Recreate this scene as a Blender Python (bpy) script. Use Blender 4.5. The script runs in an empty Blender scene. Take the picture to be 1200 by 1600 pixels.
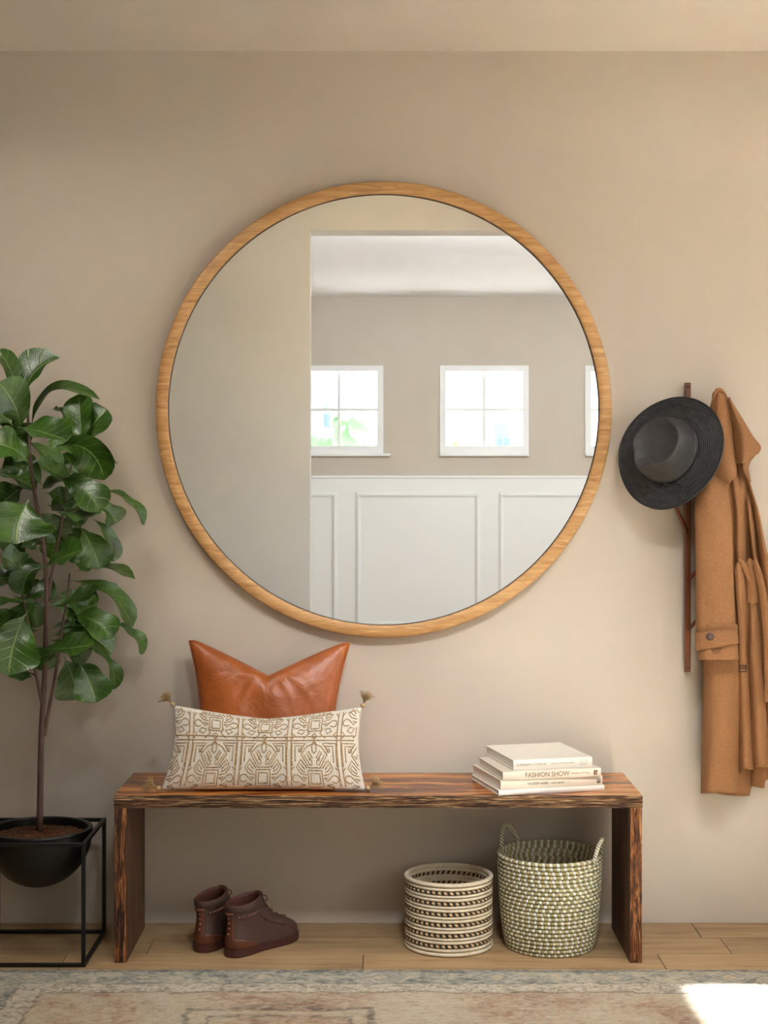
import bpy, math, random
from mathutils import Vector, Matrix
from math import sin, cos, pi, sqrt, atan2, radians

S = bpy.context.scene
COL = S.collection
rnd = random.Random(7)

# ------------------------------------------------------------------ camera, world, lights, exposure
F = 2384.0                      # focal length in pixels of the 1200 x 1600 frame
VX, VY = 591.0, 762.0           # vanishing point
CY, CZ = -4.476, 1.277          # camera distance from the mirror wall, eye height

cam_d = bpy.data.cameras.new('camera')
cam = bpy.data.objects.new('camera', cam_d)
COL.objects.link(cam)
cam.location = (0, CY, CZ)
cam.rotation_euler = (pi / 2, 0, 0)
cam_d.sensor_fit = 'HORIZONTAL'
cam_d.sensor_width = 36
cam_d.lens = 36 * F / 1200
cam_d.shift_x = (600 - VX) / 1200
cam_d.shift_y = (VY - 800) / 1200
cam_d.clip_start = 0.05
cam_d.clip_end = 200
S.camera = cam

S.view_settings.view_transform = 'Standard'
S.view_settings.look = 'None'
S.view_settings.gamma = 1
S.view_settings.use_curve_mapping = False
S.view_settings.exposure = 0.0
try:
    S.cycles.caustics_reflective = False
    S.cycles.caustics_refractive = False
    S.cycles.use_light_tree = False
    S.cycles.sample_clamp_indirect = 0.0
except AttributeError:
    pass

W = bpy.data.worlds.new('sky')
S.world = W
W.use_nodes = True
bg = W.node_tree.nodes['Background']
bg.inputs['Color'].default_value = (0.93, 0.97, 1.0, 1)
bg.inputs['Strength'].default_value = 3.2


def area(name, loc, size, power, color, target=None, size_y=None, spread=180):
    l = bpy.data.lights.new(name, 'AREA')
    l.shape = 'RECTANGLE'
    l.size = size
    l.size_y = size_y or size
    l.energy = power
    l.color = color
    l.spread = radians(spread)
    o = bpy.data.objects.new(name, l)
    COL.objects.link(o)
    o.location = loc
    d = (Vector(target) - Vector(loc)).normalized()
    o.rotation_euler = d.to_track_quat('-Z', 'Y').to_euler()
    return o


sun = bpy.data.lights.new('sun', 'SUN')
sun.energy = 60
sun.angle = radians(2.2)
sun.color = (0.88, 0.95, 1.0)
sun_o = bpy.data.objects.new('sun', sun)
COL.objects.link(sun_o)
sun_o.rotation_euler = Vector((-0.5, 0.02, -0.866)).to_track_quat('-Z', 'Y').to_euler()

area('overhead_area', (-1.02, -1.0, 2.535), 0.42, 7.6, (1.0, 0.94, 0.86), (-0.85, -0.80, 0.0), None, 150)  # ceiling downlight above the plant
area('overhead_area', (0.90, -2.0, 2.53), 0.40, 3.8, (0.98, 0.99, 1.0), (0.30, 0.0, 0.72), None, 56)  # added narrow fill for the middle of the mirror wall, no known lamp
area('bench_fill', (0.3, -3.0, 3.32), 0.4, 4.0, (0.96, 0.98, 1.0), (0.20, -0.25, 0.50), None, 36)  # added fill to brighten the cushions and bench, no known lamp
area('right_fill', (1.90, -2.7, 1.25), 1.1, 1.2, (0.95, 0.97, 1.0), (0.85, 0.0, 0.40), 1.2, 60)  # added cone of fill from the right, not daylight of a known window
area('low_cool_fill', (1.95, -3.3, 0.7), 1.2, 66, (0.56, 0.76, 1.0), (-1.0, -4.9, 0.9), 1.0, 140)  # added cool fill for the lower wall with the opening, not real daylight
area('front_wall_fill', (0.5, -3.4, 3.32), 0.8, 15, (1.0, 0.86, 0.45), (-0.8, -4.96, 1.9), None, 110)  # added warm fill for the upper wall with the opening, no known lamp
area('far_room_top_fill', (1.4, -5.7, 2.98), 4.0, 104, (0.92, 0.98, 1.0), (1.0, -9.0, 0.9), 0.7, 150)  # added fill for the far room, hidden behind the header
area('far_room_side_fill', (3.9, -7.4, 1.5), 2.6, 46, (0.95, 0.98, 1.0), (0.4, -9.0, 2.2), 2.0, 160)  # added side fill for the far room; the wall there has no window


# ------------------------------------------------------------------ helpers
def P(px, py, y):
    """the world point at depth y seen at pixel (px, py) of the photograph"""
    d = y - CY
    return Vector(((px - VX) * d / F, y, CZ - (py - VY) * d / F))


class MB:
    def __init__(self):
        self.v, self.f, self.m, self.uv = [], [], [], {}

    def add(self, vs, fs, mi=0, uvs=None):
        o = len(self.v)
        self.v += [tuple(p) for p in vs]
        for f in fs:
            self.f.append(tuple(i + o for i in f))
            self.m.append(mi)
        if uvs:
            for i, u in enumerate(uvs):
                self.uv[o + i] = u

    def box(self, a, b, mi=0):
        x0, y0, z0 = a
        x1, y1, z1 = b
        vs = [(x0, y0, z0), (x1, y0, z0), (x1, y1, z0), (x0, y1, z0), (x0, y0, z1), (x1, y0, z1), (x1, y1, z1), (x0, y1, z1)]
        self.add(vs, [(0, 3, 2, 1), (4, 5, 6, 7), (0, 1, 5, 4), (1, 2, 6, 5), (2, 3, 7, 6), (3, 0, 4, 7)], mi)

    def grid(self, rows, closed_u=False, closed_v=False, mi=0, flip=False, uvs=None):
        """rows: a list of lists of points"""
        n, m = len(rows), len(rows[0])
        fs = []
        for i in range(n if closed_v else n - 1):
            for j in range(m if closed_u else m - 1):
                a, b = i * m + j, i * m + (j + 1) % m
                c, d = ((i + 1) % n) * m + (j + 1) % m, ((i + 1) % n) * m + j
                fs.append((a, d, c, b) if flip else (a, b, c, d))
        self.add([p for r in rows for p in r], fs, mi, [u for r in uvs for u in r] if uvs else None)

    def tube(self, pts, r, n=8, mi=0, cap=True, closed=False):
        pts = [Vector(p) for p in pts]
        k = len(pts)
        rs = r if isinstance(r, (list, tuple)) else [r] * k
        rows = []
        up = None
        for i, p in enumerate(pts):
            if closed:
                t = (pts[(i + 1) % k] - pts[i - 1]).normalized()
            else:
                t = (pts[min(i + 1, k - 1)] - pts[max(i - 1, 0)]).normalized()
            if up is None:
                up = Vector((0, 0, 1)) if abs(t.z) < 0.9 else Vector((1, 0, 0))
            s = t.cross(up).normalized()
            up = s.cross(t).normalized()
            rows.append([p + (s * cos(2 * pi * j / n) + up * sin(2 * pi * j / n)) * rs[i] for j in range(n)])
        o = len(self.v)
        self.grid(rows, closed_u=True, closed_v=closed, mi=mi)
        if cap and not closed:
            self.f.append(tuple(o + j for j in range(n)))
            self.m.append(mi)
            self.f.append(tuple(o + (k - 1) * n + j for j in reversed(range(n))))
            self.m.append(mi)

    def lathe(self, prof, n=64, c=(0, 0, 0), mi=0, mis=None, sx=1, sy=1):
        """profile of (r, z); the faces of row i take material mis[i]"""
        for i in range(len(prof) - 1):
            rows = []
            for r, z in prof[i:i + 2]:
                rows.append([(c[0] + r * cos(2 * pi * j / n) * sx, c[1] + r * sin(2 * pi * j / n) * sy, c[2] + z) for j in range(n)])
            self.grid(rows, closed_u=True, mi=mis[i] if mis else mi)

    def ball(self, c, r, n=10, m=6, mi=0, sc=(1, 1, 1)):
        rows = []
        for i in range(m + 1):
            a = pi * i / m - pi / 2
            rows.append([(c[0] + r * cos(a) * cos(2 * pi * j / n) * sc[0], c[1] + r * cos(a) * sin(2 * pi * j / n) * sc[1], c[2] + r * sin(a) * sc[2]) for j in range(n)])
        self.grid(rows, closed_u=True, mi=mi)

    def build(self, name, mats, parent=None, smooth=True, origin=None, merge=0.0, fixn=True):
        import bmesh
        me = bpy.data.meshes.new(name)
        off = Vector(origin) if origin is not None else Vector((0, 0, 0))
        me.from_pydata([tuple(Vector(p) - off) for p in self.v], [], self.f)
        for m in (mats if isinstance(mats, (list, tuple)) else [mats]):
            me.materials.append(m)
        for p, mi in zip(me.polygons, self.m):
            p.material_index = mi
            p.use_smooth = smooth
        if self.uv:
            l = me.uv_layers.new(name='UVMap')
            for lp in me.loops:
                l.data[lp.index].uv = self.uv.get(lp.vertex_index, (0, 0))
        bm = bmesh.new()
        bm.from_mesh(me)
        if merge:
            bmesh.ops.remove_doubles(bm, verts=bm.verts, dist=merge)
        if fixn:
            bmesh.ops.recalc_face_normals(bm, faces=bm.faces)
        bm.to_mesh(me)
        bm.free()
        me.update()
        o = bpy.data.objects.new(name, me)
        COL.objects.link(o)
        if origin is not None:
            o.location = off
        if parent is not None:
            o.parent = parent
            o.location = off - Vector(parent.location) if origin is not None else -Vector(parent.location)
            if any(abs(a) > 1e-9 for a in parent.rotation_euler):
                o.location = (0, 0, 0)
        return o


def bevel(o, w=0.002, seg=2, angle=35):
    m = o.modifiers.new('bevel', 'BEVEL')
    m.width = w
    m.segments = seg
    m.limit_method = 'ANGLE'
    m.angle_limit = radians(angle)
    m.harden_normals = False
    for p in o.data.polygons:
        p.use_smooth = True
    o.data.set_sharp_from_angle(angle=radians(angle))
    return o


def sharp(o, angle=40):
    o.data.set_sharp_from_angle(angle=radians(angle))
    return o


def thing(name, label, cat, loc=(0, 0, 0), rz=0, group=None):
    o = bpy.data.objects.new(name, None)
    o.empty_display_size = 0.05
    COL.objects.link(o)
    o.location = loc
    o.rotation_euler = (0, 0, rz)
    tag(o, label, cat, group)
    return o


def tag(o, label, cat, group=None):
    o['label'] = label
    o['category'] = cat
    if group:
        o['group'] = group
    return o


def struct(o):
    o['kind'] = 'structure'
    return o


def interp(tab, t):
    """piecewise linear table [(t, value)]"""
    if t <= tab[0][0]:
        return tab[0][1]
    for (a, va), (b, vb) in zip(tab, tab[1:]):
        if t <= b:
            return va + (vb - va) * (t - a) / (b - a)
    return tab[-1][1]


def smooth_tab(tab, t):
    """Catmull-like smooth table"""
    if t <= tab[0][0]:
        return tab[0][1]
    if t >= tab[-1][0]:
        return tab[-1][1]
    for i in range(len(tab) - 1):
        a, b = tab[i], tab[i + 1]
        if t <= b[0]:
            h = b[0] - a[0]
            s = (t - a[0]) / h
            p = tab[i - 1] if i > 0 else a
            q = tab[i + 2] if i + 2 < len(tab) else b
            m0 = (b[1] - p[1]) / (b[0] - p[0]) * h if b[0] != p[0] else 0
            m1 = (q[1] - a[1]) / (q[0] - a[0]) * h if q[0] != a[0] else 0
            return (2 * s**3 - 3 * s**2 + 1) * a[1] + (s**3 - 2 * s**2 + s) * m0 + (-2 * s**3 + 3 * s**2) * b[1] + (s**3 - s**2) * m1


# ------------------------------------------------------------------ materials
def srgb(r, g, b):
    f = lambda c: (c / 255 / 12.92) if c / 255 <= 0.04045 else ((c / 255 + 0.055) / 1.055) ** 2.4
    return (f(r), f(g), f(b), 1)


class Mat:
    def __init__(self, name):
        self.m = bpy.data.materials.new(name)
        self.m.use_nodes = True
        self.t = self.m.node_tree
        self.b = self.t.nodes['Principled BSDF']

    def n(self, typ, **kw):
        x = self.t.nodes.new(typ)
        for k, v in kw.items():
            if k.startswith('i_'):
                x.inputs[k[2:].replace('_', ' ')].default_value = v
            else:
                setattr(x, k, v)
        return x

    def l(self, a, b):
        self.t.links.new(a, b)

    def math(self, op, a, b=None, c=None):
        x = self.n('ShaderNodeMath', operation=op)
        for i, v in enumerate((a, b, c)):
            if v is None:
                continue
            if isinstance(v, (int, float)):
                x.inputs[i].default_value = v
            else:
                self.l(v, x.inputs[i])
        return x.outputs[0]

    def coords(self, scale=(1, 1, 1), kind='Object', loc=(0, 0, 0), rot=(0, 0, 0)):
        tc = self.n('ShaderNodeTexCoord')
        mp = self.n('ShaderNodeMapping')
        mp.inputs['Scale'].default_value = scale
        mp.inputs['Location'].default_value = loc
        mp.inputs['Rotation'].default_value = rot
        self.l(tc.outputs[kind], mp.inputs[0])
        return mp.outputs[0]

    def noise(self, vec, scale=5, detail=4, rough=0.55, dist=0.0):
        x = self.n('ShaderNodeTexNoise')
        x.inputs['Scale'].default_value = scale
        x.inputs['Detail'].default_value = detail
        x.inputs['Roughness'].default_value = rough
        x.inputs['Distortion'].default_value = dist
        if vec is not None:
            self.l(vec, x.inputs['Vector'])
        return x.outputs['Fac']

    def ramp(self, fac, stops, interp='LINEAR'):
        x = self.n('ShaderNodeValToRGB')
        x.color_ramp.interpolation = interp
        e = x.color_ramp.elements
        while len(e) < len(stops):
            e.new(0.5)
        for el, (p, c) in zip(e, stops):
            el.position = p
            el.color = c if len(c) == 4 else (*c, 1)
        self.l(fac, x.inputs[0])
        return x.outputs[0]

    def mix(self, fac, a, b, blend='MIX'):
        x = self.n('ShaderNodeMix', data_type='RGBA', blend_type=blend)
        for s, v in ((x.inputs[0], fac), (x.inputs[6], a), (x.inputs[7], b)):
            if isinstance(v, (int, float)):
                s.default_value = v
            elif isinstance(v, (tuple, list)):
                s.default_value = v
            else:
                self.l(v, s)
        return x.outputs[2]

    def color(self, c):
        if isinstance(c, tuple):
            self.b.inputs['Base Color'].default_value = c
        else:
            self.l(c, self.b.inputs['Base Color'])

    def bump(self, h, strength=0.3, dist=0.002, normal=None):
        x = self.n('ShaderNodeBump')
        x.inputs['Strength'].default_value = strength
        x.inputs['Distance'].default_value = dist
        self.l(h, x.inputs['Height'])
        if normal is not None:
            self.l(normal, x.inputs['Normal'])
        self.l(x.outputs[0], self.b.inputs['Normal'])
        return x.outputs[0]

    def set(self, **kw):
        for k, v in kw.items():
            self.b.inputs[k.replace('_', ' ')].default_value = v
        return self


def plain(name, c, rough=0.5, metal=0.0, bump=0, bscale=200, var=0.0, vscale=6):
    M = Mat(name)
    M.set(Roughness=rough, Metallic=metal)
    vec = M.coords()
    if var:
        f = M.noise(vec, vscale, 5)
        lo = tuple(x * (1 - var) for x in c[:3]) + (1,)
        hi = tuple(min(1, x * (1 + var)) for x in c[:3]) + (1,)
        M.color(M.ramp(f, [(0.3, lo), (0.7, hi)]))
    else:
        M.color(c)
    if bump:
        M.bump(M.noise(vec, bscale, 3), bump, 0.001)
    return M.m


def wood(name, stops, sc=(3, 40, 40), rough=0.5, bump=0.25, dist=1.5, fine=True, bdist=0.002, spec=0.5):
    M = Mat(name)
    vec = M.coords(sc)
    a = M.noise(vec, 1.0, 8, 0.62, dist)
    vec2 = M.coords(tuple(s * (1.0 if s < 10 else 5) for s in sc))
    b = M.noise(vec2, 1.0, 4, 0.7)
    f = M.math('ADD', M.math('MULTIPLY', a, 0.75), M.math('MULTIPLY', b, 0.25))
    M.color(M.ramp(f, stops))
    M.set(Roughness=rough)
    M.b.inputs['Specular IOR Level'].default_value = spec
    M.bump(M.math('ADD', a, M.math('MULTIPLY', b, 0.6)), bump, bdist)
    return M.m


# wall plaster
M = Mat('wall_paint')
v = M.coords()
f = M.noise(v, 1.6, 6, 0.6)
M.color(M.ramp(f, [(0.3, srgb(197, 186, 171)), (0.7, srgb(204, 194, 180))]))
M.set(Roughness=0.75)

WALL = M.m
M = Mat('ceiling_paint')
v = M.coords()
M.color(M.ramp(M.noise(v, 2, 6), [(0.3, srgb(222, 214, 205)), (0.7, srgb(230, 222, 213))]))
M.set(Roughness=0.85)
M.bump(M.noise(v, 40, 6, 0.7), 0.12, 0.003)
CEIL = M.m
WHITE = plain('white_paint', srgb(236, 236, 234), 0.5)
WHITE_CEIL = plain('white_ceiling_paint', srgb(240, 240, 240), 0.8)

# oak floor boards; each board carries a random colour attribute
M = Mat('oak_floor')
at = M.n('ShaderNodeAttribute', attribute_name='board')
mp = M.coords((2.2, 30, 30))
ad = M.n('ShaderNodeVectorMath', operation='ADD')
sc = M.n('ShaderNodeVectorMath', operation='SCALE')
sc.inputs['Scale'].default_value = 40
M.l(at.outputs['Color'], sc.inputs[0])
M.l(mp, ad.inputs[0])
M.l(sc.outputs[0], ad.inputs[1])
a = M.noise(ad.outputs[0], 1.0, 7, 0.62, 1.2)
mp2 = M.coords((5, 5, 5))
k = M.noise(mp2, 1.1, 5, 0.6, 0.5)
f = M.math('ADD', M.math('MULTIPLY', a, 0.7), M.math('MULTIPLY', k, 0.3))
c1 = M.ramp(f, [(0.28, srgb(124, 98, 68)), (0.45, srgb(172, 142, 104)), (0.6, srgb(190, 161, 120)), (0.8, srgb(204, 176, 136))])
sepb = M.n('ShaderNodeSeparateColor')
M.l(at.outputs['Color'], sepb.inputs[0])
tone = M.math('ADD', M.math('MULTIPLY', sepb.outputs[0], 0.22), 0.86)
hs = M.n('ShaderNodeHueSaturation')
M.l(tone, hs.inputs['Value'])
M.l(c1, hs.inputs['Color'])
kn = M.noise(M.coords((3.0, 16, 16)), 1.0, 6, 0.75, 2.5)
knf = M.ramp(kn, [(0.67, (0, 0, 0, 1)), (0.74, (1, 1, 1, 1))])
M.color(M.mix(knf, hs.outputs[0], srgb(74, 54, 38)))
M.set(Roughness=0.48)
M.bump(a, 0.25, 0.002)
OAK = M.m
GROOVE = plain('board_gap', srgb(60, 42, 26), 0.9)

MIRROR_WOOD = wood('mirror_oak', [(0.30, srgb(160, 110, 60)), (0.46, srgb(196, 148, 92)), (0.58, srgb(212, 168, 112)), (0.74, srgb(232, 196, 144))], (9, 90, 90), 0.42, 0.2, 1.0)
M = Mat('bench_top_wood')
a = M.noise(M.coords((1.3, 7, 7)), 1.0, 5, 0.55, 2.2)
b = M.noise(M.coords((3.0, 70, 70)), 1.0, 5, 0.65, 0.6)
k_ = M.noise(M.coords((4, 9, 9), loc=(2, 3, 1)), 1.0, 3, 0.5, 1.0)
f = M.math('ADD', M.math('MULTIPLY', a, 0.66), M.math('MULTIPLY', b, 0.34))
c_ = M.ramp(f, [(0.36, srgb(50, 22, 12)), (0.44, srgb(112, 56, 24)), (0.52, srgb(178, 108, 48)), (0.64, srgb(226, 164, 90))])
M.color(M.mix(M.ramp(k_, [(0.60, (0, 0, 0, 1)), (0.72, (0.8, 0.8, 0.8, 1))]), c_, srgb(62, 28, 16)))
M.set(Roughness=0.25)
M.bump(b, 0.10, 0.001)
BENCH_TOP = M.m
BENCH_EDGE = wood('bench_rough_edge_wood', [(0.42, srgb(26, 14, 8)), (0.48, srgb(92, 56, 32)), (0.54, srgb(160, 112, 68)), (0.60, srgb(232, 198, 150))], (9, 150, 300), 0.62, 1.0, 1.2, bdist=0.008)
BENCH_LEG = wood('bench_leg_wood', [(0.36, srgb(40, 24, 15)), (0.48, srgb(84, 54, 34)), (0.58, srgb(114, 76, 46)), (0.72, srgb(140, 96, 60))], (26, 26, 2.0), 0.55, 0.3, 1.5)
BENCH_LEG_EDGE = wood('bench_leg_edge_wood', [(0.43, srgb(30, 14, 8)), (0.49, srgb(92, 50, 24)), (0.55, srgb(150, 92, 48)), (0.64, srgb(204, 146, 92))], (150, 150, 11), 0.6, 0.9, 1.2, bdist=0.006)

M = Mat('mirror_glass')
M.color((0.93, 0.935, 0.93, 1))
M.set(Roughness=0.0, Metallic=1.0)
MIRROR = M.m
BLACK_METAL = plain('black_metal', srgb(24, 24, 24), 0.42, 0.3)
BLACK_POT = plain('black_pot_enamel', srgb(17, 18, 17), 0.36)
BARK = wood('fig_bark', [(0.3, srgb(66, 48, 42)), (0.5, srgb(98, 76, 68)), (0.75, srgb(126, 102, 92))], (60, 60, 9), 0.8, 0.4, 1.0)

M = Mat('potting_soil')
v = M.coords((60, 60, 60))
f = M.noise(v, 1.4, 8, 0.75, 1.0)
M.color(M.ramp(f, [(0.32, srgb(38, 20, 10)), (0.5, srgb(98, 58, 28)), (0.62, srgb(150, 98, 50)), (0.75, srgb(196, 142, 84))]))
M.set(Roughness=0.95)
M.bump(f, 1.0, 0.01)
SOIL = M.m

# fig leaf: UV x = across (0.5 is the midrib), y = base to tip; the underside is paler
M = Mat('fig_leaf')
tc = M.n('ShaderNodeTexCoord')
sx = M.n('ShaderNodeSeparateXYZ')
M.l(tc.outputs['UV'], sx.inputs[0])
s = M.math('ABSOLUTE', M.math('SUBTRACT', sx.outputs[0], 0.5))
mid = M.math('SUBTRACT', 1.0, M.math('SMOOTH_MIN', M.math('MULTIPLY', s, 42), 1.0, 0.2))
sv = M.math('SUBTRACT', sx.outputs[1], M.math('MULTIPLY', M.math('POWER', s, 0.8), 0.42))
fr = M.math('ABSOLUTE', M.math('SUBTRACT', M.math('FRACT', M.math('MULTIPLY', sv, 6.5)), 0.5))
side = M.math('SUBTRACT', 1.0, M.math('SMOOTH_MIN', M.math('MULTIPLY', fr, 20), 1.0, 0.2))
vein = M.math('MAXIMUM', mid, M.math('MULTIPLY', side, 0.55))
nz = M.noise(M.coords((9, 9, 9)), 1.0, 5)
base = M.ramp(nz, [(0.3, srgb(30, 64, 14)), (0.7, srgb(72, 114, 34))])
top = M.mix(M.math('MULTIPLY', vein, 0.8), base, srgb(150, 178, 92))
und = M.mix(M.math('MULTIPLY', vein, 0.7), srgb(92, 128, 66), srgb(150, 176, 104))
gm = M.n('ShaderNodeNewGeometry')
M.color(M.mix(gm.outputs['Backfacing'], top, und))
M.set(Roughness=0.30)
M.b.inputs['Specular IOR Level'].default_value = 0.75
vo = M.n('ShaderNodeTexVoronoi', feature='DISTANCE_TO_EDGE')
vo.inputs['Scale'].default_value = 180
M.l(M.coords(), vo.inputs['Vector'])
h = M.math('ADD', M.math('MULTIPLY', vein, -0.8), M.math('MULTIPLY', vo.outputs['Distance'], 0.6))
M.bump(h, 0.35, 0.003)
LEAF = M.m

M = Mat('tan_leather')
v = M.coords()
f = M.noise(v, 7, 6, 0.6)
M.color(M.ramp(f, [(0.3, srgb(150, 78, 32)), (0.6, srgb(174, 94, 42)), (0.8, srgb(188, 106, 52))]))
M.set(Roughness=0.34)
h = M.math('ADD', M.math('MULTIPLY', M.noise(v, 14, 3, 0.5, 0.8), 1.0), M.math('MULTIPLY', M.noise(v, 320, 3), 0.06))
M.bump(h, 0.4, 0.012)
LEATHER = M.m

M = Mat('woven_cotton')
v = M.coords()
w1 = M.n('ShaderNodeTexWave', wave_type='BANDS', bands_direction='X')
w1.inputs['Scale'].default_value = 140
w1.inputs['Distortion'].default_value = 1.5
w2 = M.n('ShaderNodeTexWave', wave_type='BANDS', bands_direction='Z')
w2.inputs['Scale'].default_value = 150
w2.inputs['Distortion'].default_value = 1.5
M.l(v, w1.inputs[0])
M.l(v, w2.inputs[0])
h = M.math('MULTIPLY', w1.outputs['Fac'], w2.outputs['Fac'])
M.color(M.ramp(h, [(0.0, srgb(226, 216, 198)), (0.4, srgb(246, 241, 231)), (1.0, srgb(252, 249, 243))]))
M.set(Roughness=0.9)
M.bump(h, 0.6, 0.0025)
COTTON = M.m
M = Mat('tan_embroidery_thread')
v = M.coords()
w1 = M.n('ShaderNodeTexNoise')
w1.inputs['Scale'].default_value = 420
M.l(v, w1.inputs['Vector'])
M.color(M.ramp(w1.outputs['Fac'], [(0.32, srgb(104, 76, 44)), (0.5, srgb(176, 142, 94)), (0.7, srgb(216, 186, 138))]))
M.set(Roughness=0.85)
M.bump(w1.outputs['Fac'], 0.8, 0.002)
THREAD = M.m
TASSEL = plain('tassel_thread', srgb(176, 148, 104), 0.85, var=0.15, vscale=150)
TASSEL_KNOT = plain('tassel_knot_thread', srgb(196, 168, 124), 0.8, bump=0.5, bscale=500)

BOOK = plain('ivory_book_cloth', srgb(232, 226, 214), 0.62, bump=0.08, bscale=700)
BOOK2 = plain('greige_book_cloth', srgb(222, 212, 196), 0.62, bump=0.08, bscale=700)
BOOK3 = plain('cream_book_cloth', srgb(226, 216, 198), 0.62, bump=0.08, bscale=700)
BOOK4 = plain('white_book_cover', srgb(236, 230, 222), 0.5)
M = Mat('book_pages')
w1 = M.noise(M.coords((2, 2, 900)), 1, 2)
M.color(M.ramp(w1, [(0.3, srgb(222, 218, 212)), (0.7, srgb(244, 242, 238))]))
M.set(Roughness=0.8)
PAGES = M.m
INK_GREY = plain('grey_spine_ink', srgb(140, 128, 104), 0.6)
INK_GOLD = plain('gold_spine_ink', srgb(122, 82, 36), 0.5, 0.1)
INK_DARK = plain('black_spine_ink', srgb(44, 40, 38), 0.6)
INK_WHITE = plain('white_spine_ink', srgb(250, 248, 246), 0.6)

SHOE = Mat('brown_pebbled_leather')
v = SHOE.coords()
vo = SHOE.n('ShaderNodeTexVoronoi', feature='F1')
vo.inputs['Scale'].default_value = 420
SHOE.l(v, vo.inputs['Vector'])
SHOE.color(srgb(78, 56, 50))
SHOE.set(Roughness=0.45)
SHOE.bump(vo.outputs['Distance'], 0.5, 0.0016)
SHOE = SHOE.m
SHOE_TRIM = plain('brown_smooth_leather', srgb(98, 54, 34), 0.45, bump=0.06, bscale=300)
SHOE_LINING = plain('shoe_lining_leather', srgb(84, 46, 32), 0.7)
SHOE_SOLE = plain('dark_rubber_sole', srgb(72, 36, 30), 0.5)
STUD = plain('bronze_stud', srgb(140, 96, 80), 0.35, 0.5)
LACE = plain('brown_lace', srgb(94, 56, 40), 0.8)

HAT = Mat('charcoal_straw')
tc = HAT.n('ShaderNodeTexCoord')
ln = HAT.n('ShaderNodeVectorMath', operation='LENGTH')
fl = HAT.n('ShaderNodeVectorMath', operation='MULTIPLY')
fl.inputs[1].default_value = (1, 0.95, 0)
HAT.l(tc.outputs['Object'], fl.inputs[0])
HAT.l(fl.outputs[0], ln.inputs[0])
ring = HAT.math('SINE', HAT.math('MULTIPLY', ln.outputs['Value'], 1100))
nz = HAT.noise(HAT.coords(), 60, 4)
h = HAT.math('ADD', HAT.math('MULTIPLY', ring, 0.5), nz)
HAT.color(HAT.ramp(HAT.math('ADD', HAT.math('MULTIPLY', ring, 0.12), nz), [(0.25, srgb(42, 43, 45)), (0.75, srgb(70, 71, 73))]))
HAT.set(Roughness=0.62)
HAT.bump(h, 0.8, 0.0022)
HAT = HAT.m
M = Mat('charcoal_felt')
v = M.coords()
M.color(M.ramp(M.noise(v, 50, 5), [(0.3, srgb(50, 49, 49)), (0.7, srgb(64, 62, 61))]))
M.set(Roughness=0.6)
M.bump(M.noise(v, 500, 3), 0.25, 0.001)
FELT = M.m
HAT_BAND = plain('black_hat_band', srgb(46, 45, 45), 0.5, bump=0.2, bscale=400)

M = Mat('camel_wool')
v = M.coords()
f = M.noise(v, 260, 4, 0.7)
g = M.noise(v, 5, 4)
M.color(M.mix(0.35, M.ramp(f, [(0.3, srgb(124, 83, 50)), (0.7, srgb(172, 125, 84))]), M.ramp(g, [(0.3, srgb(146, 98, 56)), (0.7, srgb(160, 110, 66))])))
M.set(Roughness=0.85)
M.b.inputs['Sheen Weight'].default_value = 0.25
M.b.inputs['Sheen Tint'].default_value = srgb(220, 170, 120)
M.bump(f, 0.35, 0.0015)
WOOL = M.m
COAT_BUTTON = plain('brown_horn_button', srgb(92, 68, 64), 0.35)
BUCKLE = plain('dark_buckle_metal', srgb(52, 42, 36), 0.35, 0.7)
COPPER = wood('copper_brown_rack', [(0.3, srgb(92, 50, 26)), (0.5, srgb(118, 66, 36)), (0.75, srgb(142, 84, 48))], (80, 80, 6), 0.38, 0.08, 1.0)
SCREW = plain('dark_screw', srgb(62, 40, 28), 0.4, 0.6)


# ------------------------------------------------------------------ the room
HX0, HX1 = -1.5, 2.0            # hall side walls
OY = -4.964                     # hall face of the wall with the opening
FY = -9.564                     # far wall of the room beyond
HZ = 3.35                       # raised ceiling of the hall
LZ = CZ + (VY - 80) * 4.476 / F # lowered ceiling along the mirror wall
FZ = 3.03


def slab(name, a, b, mat):
    m = MB()
    m.box(a, b)
    return struct(m.build(name, mat, smooth=False))


def wall_with_hole(name, axis, pos, thick, u0, u1, z0, z1, holes, mat):
    """a wall with rectangular holes; axis 'y' spans x, axis 'x' spans y; pos is the room face, thick goes away from the room"""
    m = MB()
    us = sorted({u0, u1, *[h[0] for h in holes], *[h[1] for h in holes]})
    zs = sorted({z0, z1, *[h[2] for h in holes], *[h[3] for h in holes]})
    for i in range(len(us) - 1):
        for j in range(len(zs) - 1):
            a, b, c, d = us[i], us[i + 1], zs[j], zs[j + 1]
            if any(h[0] <= a and b <= h[1] and h[2] <= c and d <= h[3] for h in holes):
                continue
            p, q = min(pos, pos + thick), max(pos, pos + thick)
            if axis == 'y':
                m.box((a, p, c), (b, q, d))
            else:
                m.box((p, a, c), (q, b, d))
    return struct(m.build(name, mat, smooth=False))


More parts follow.
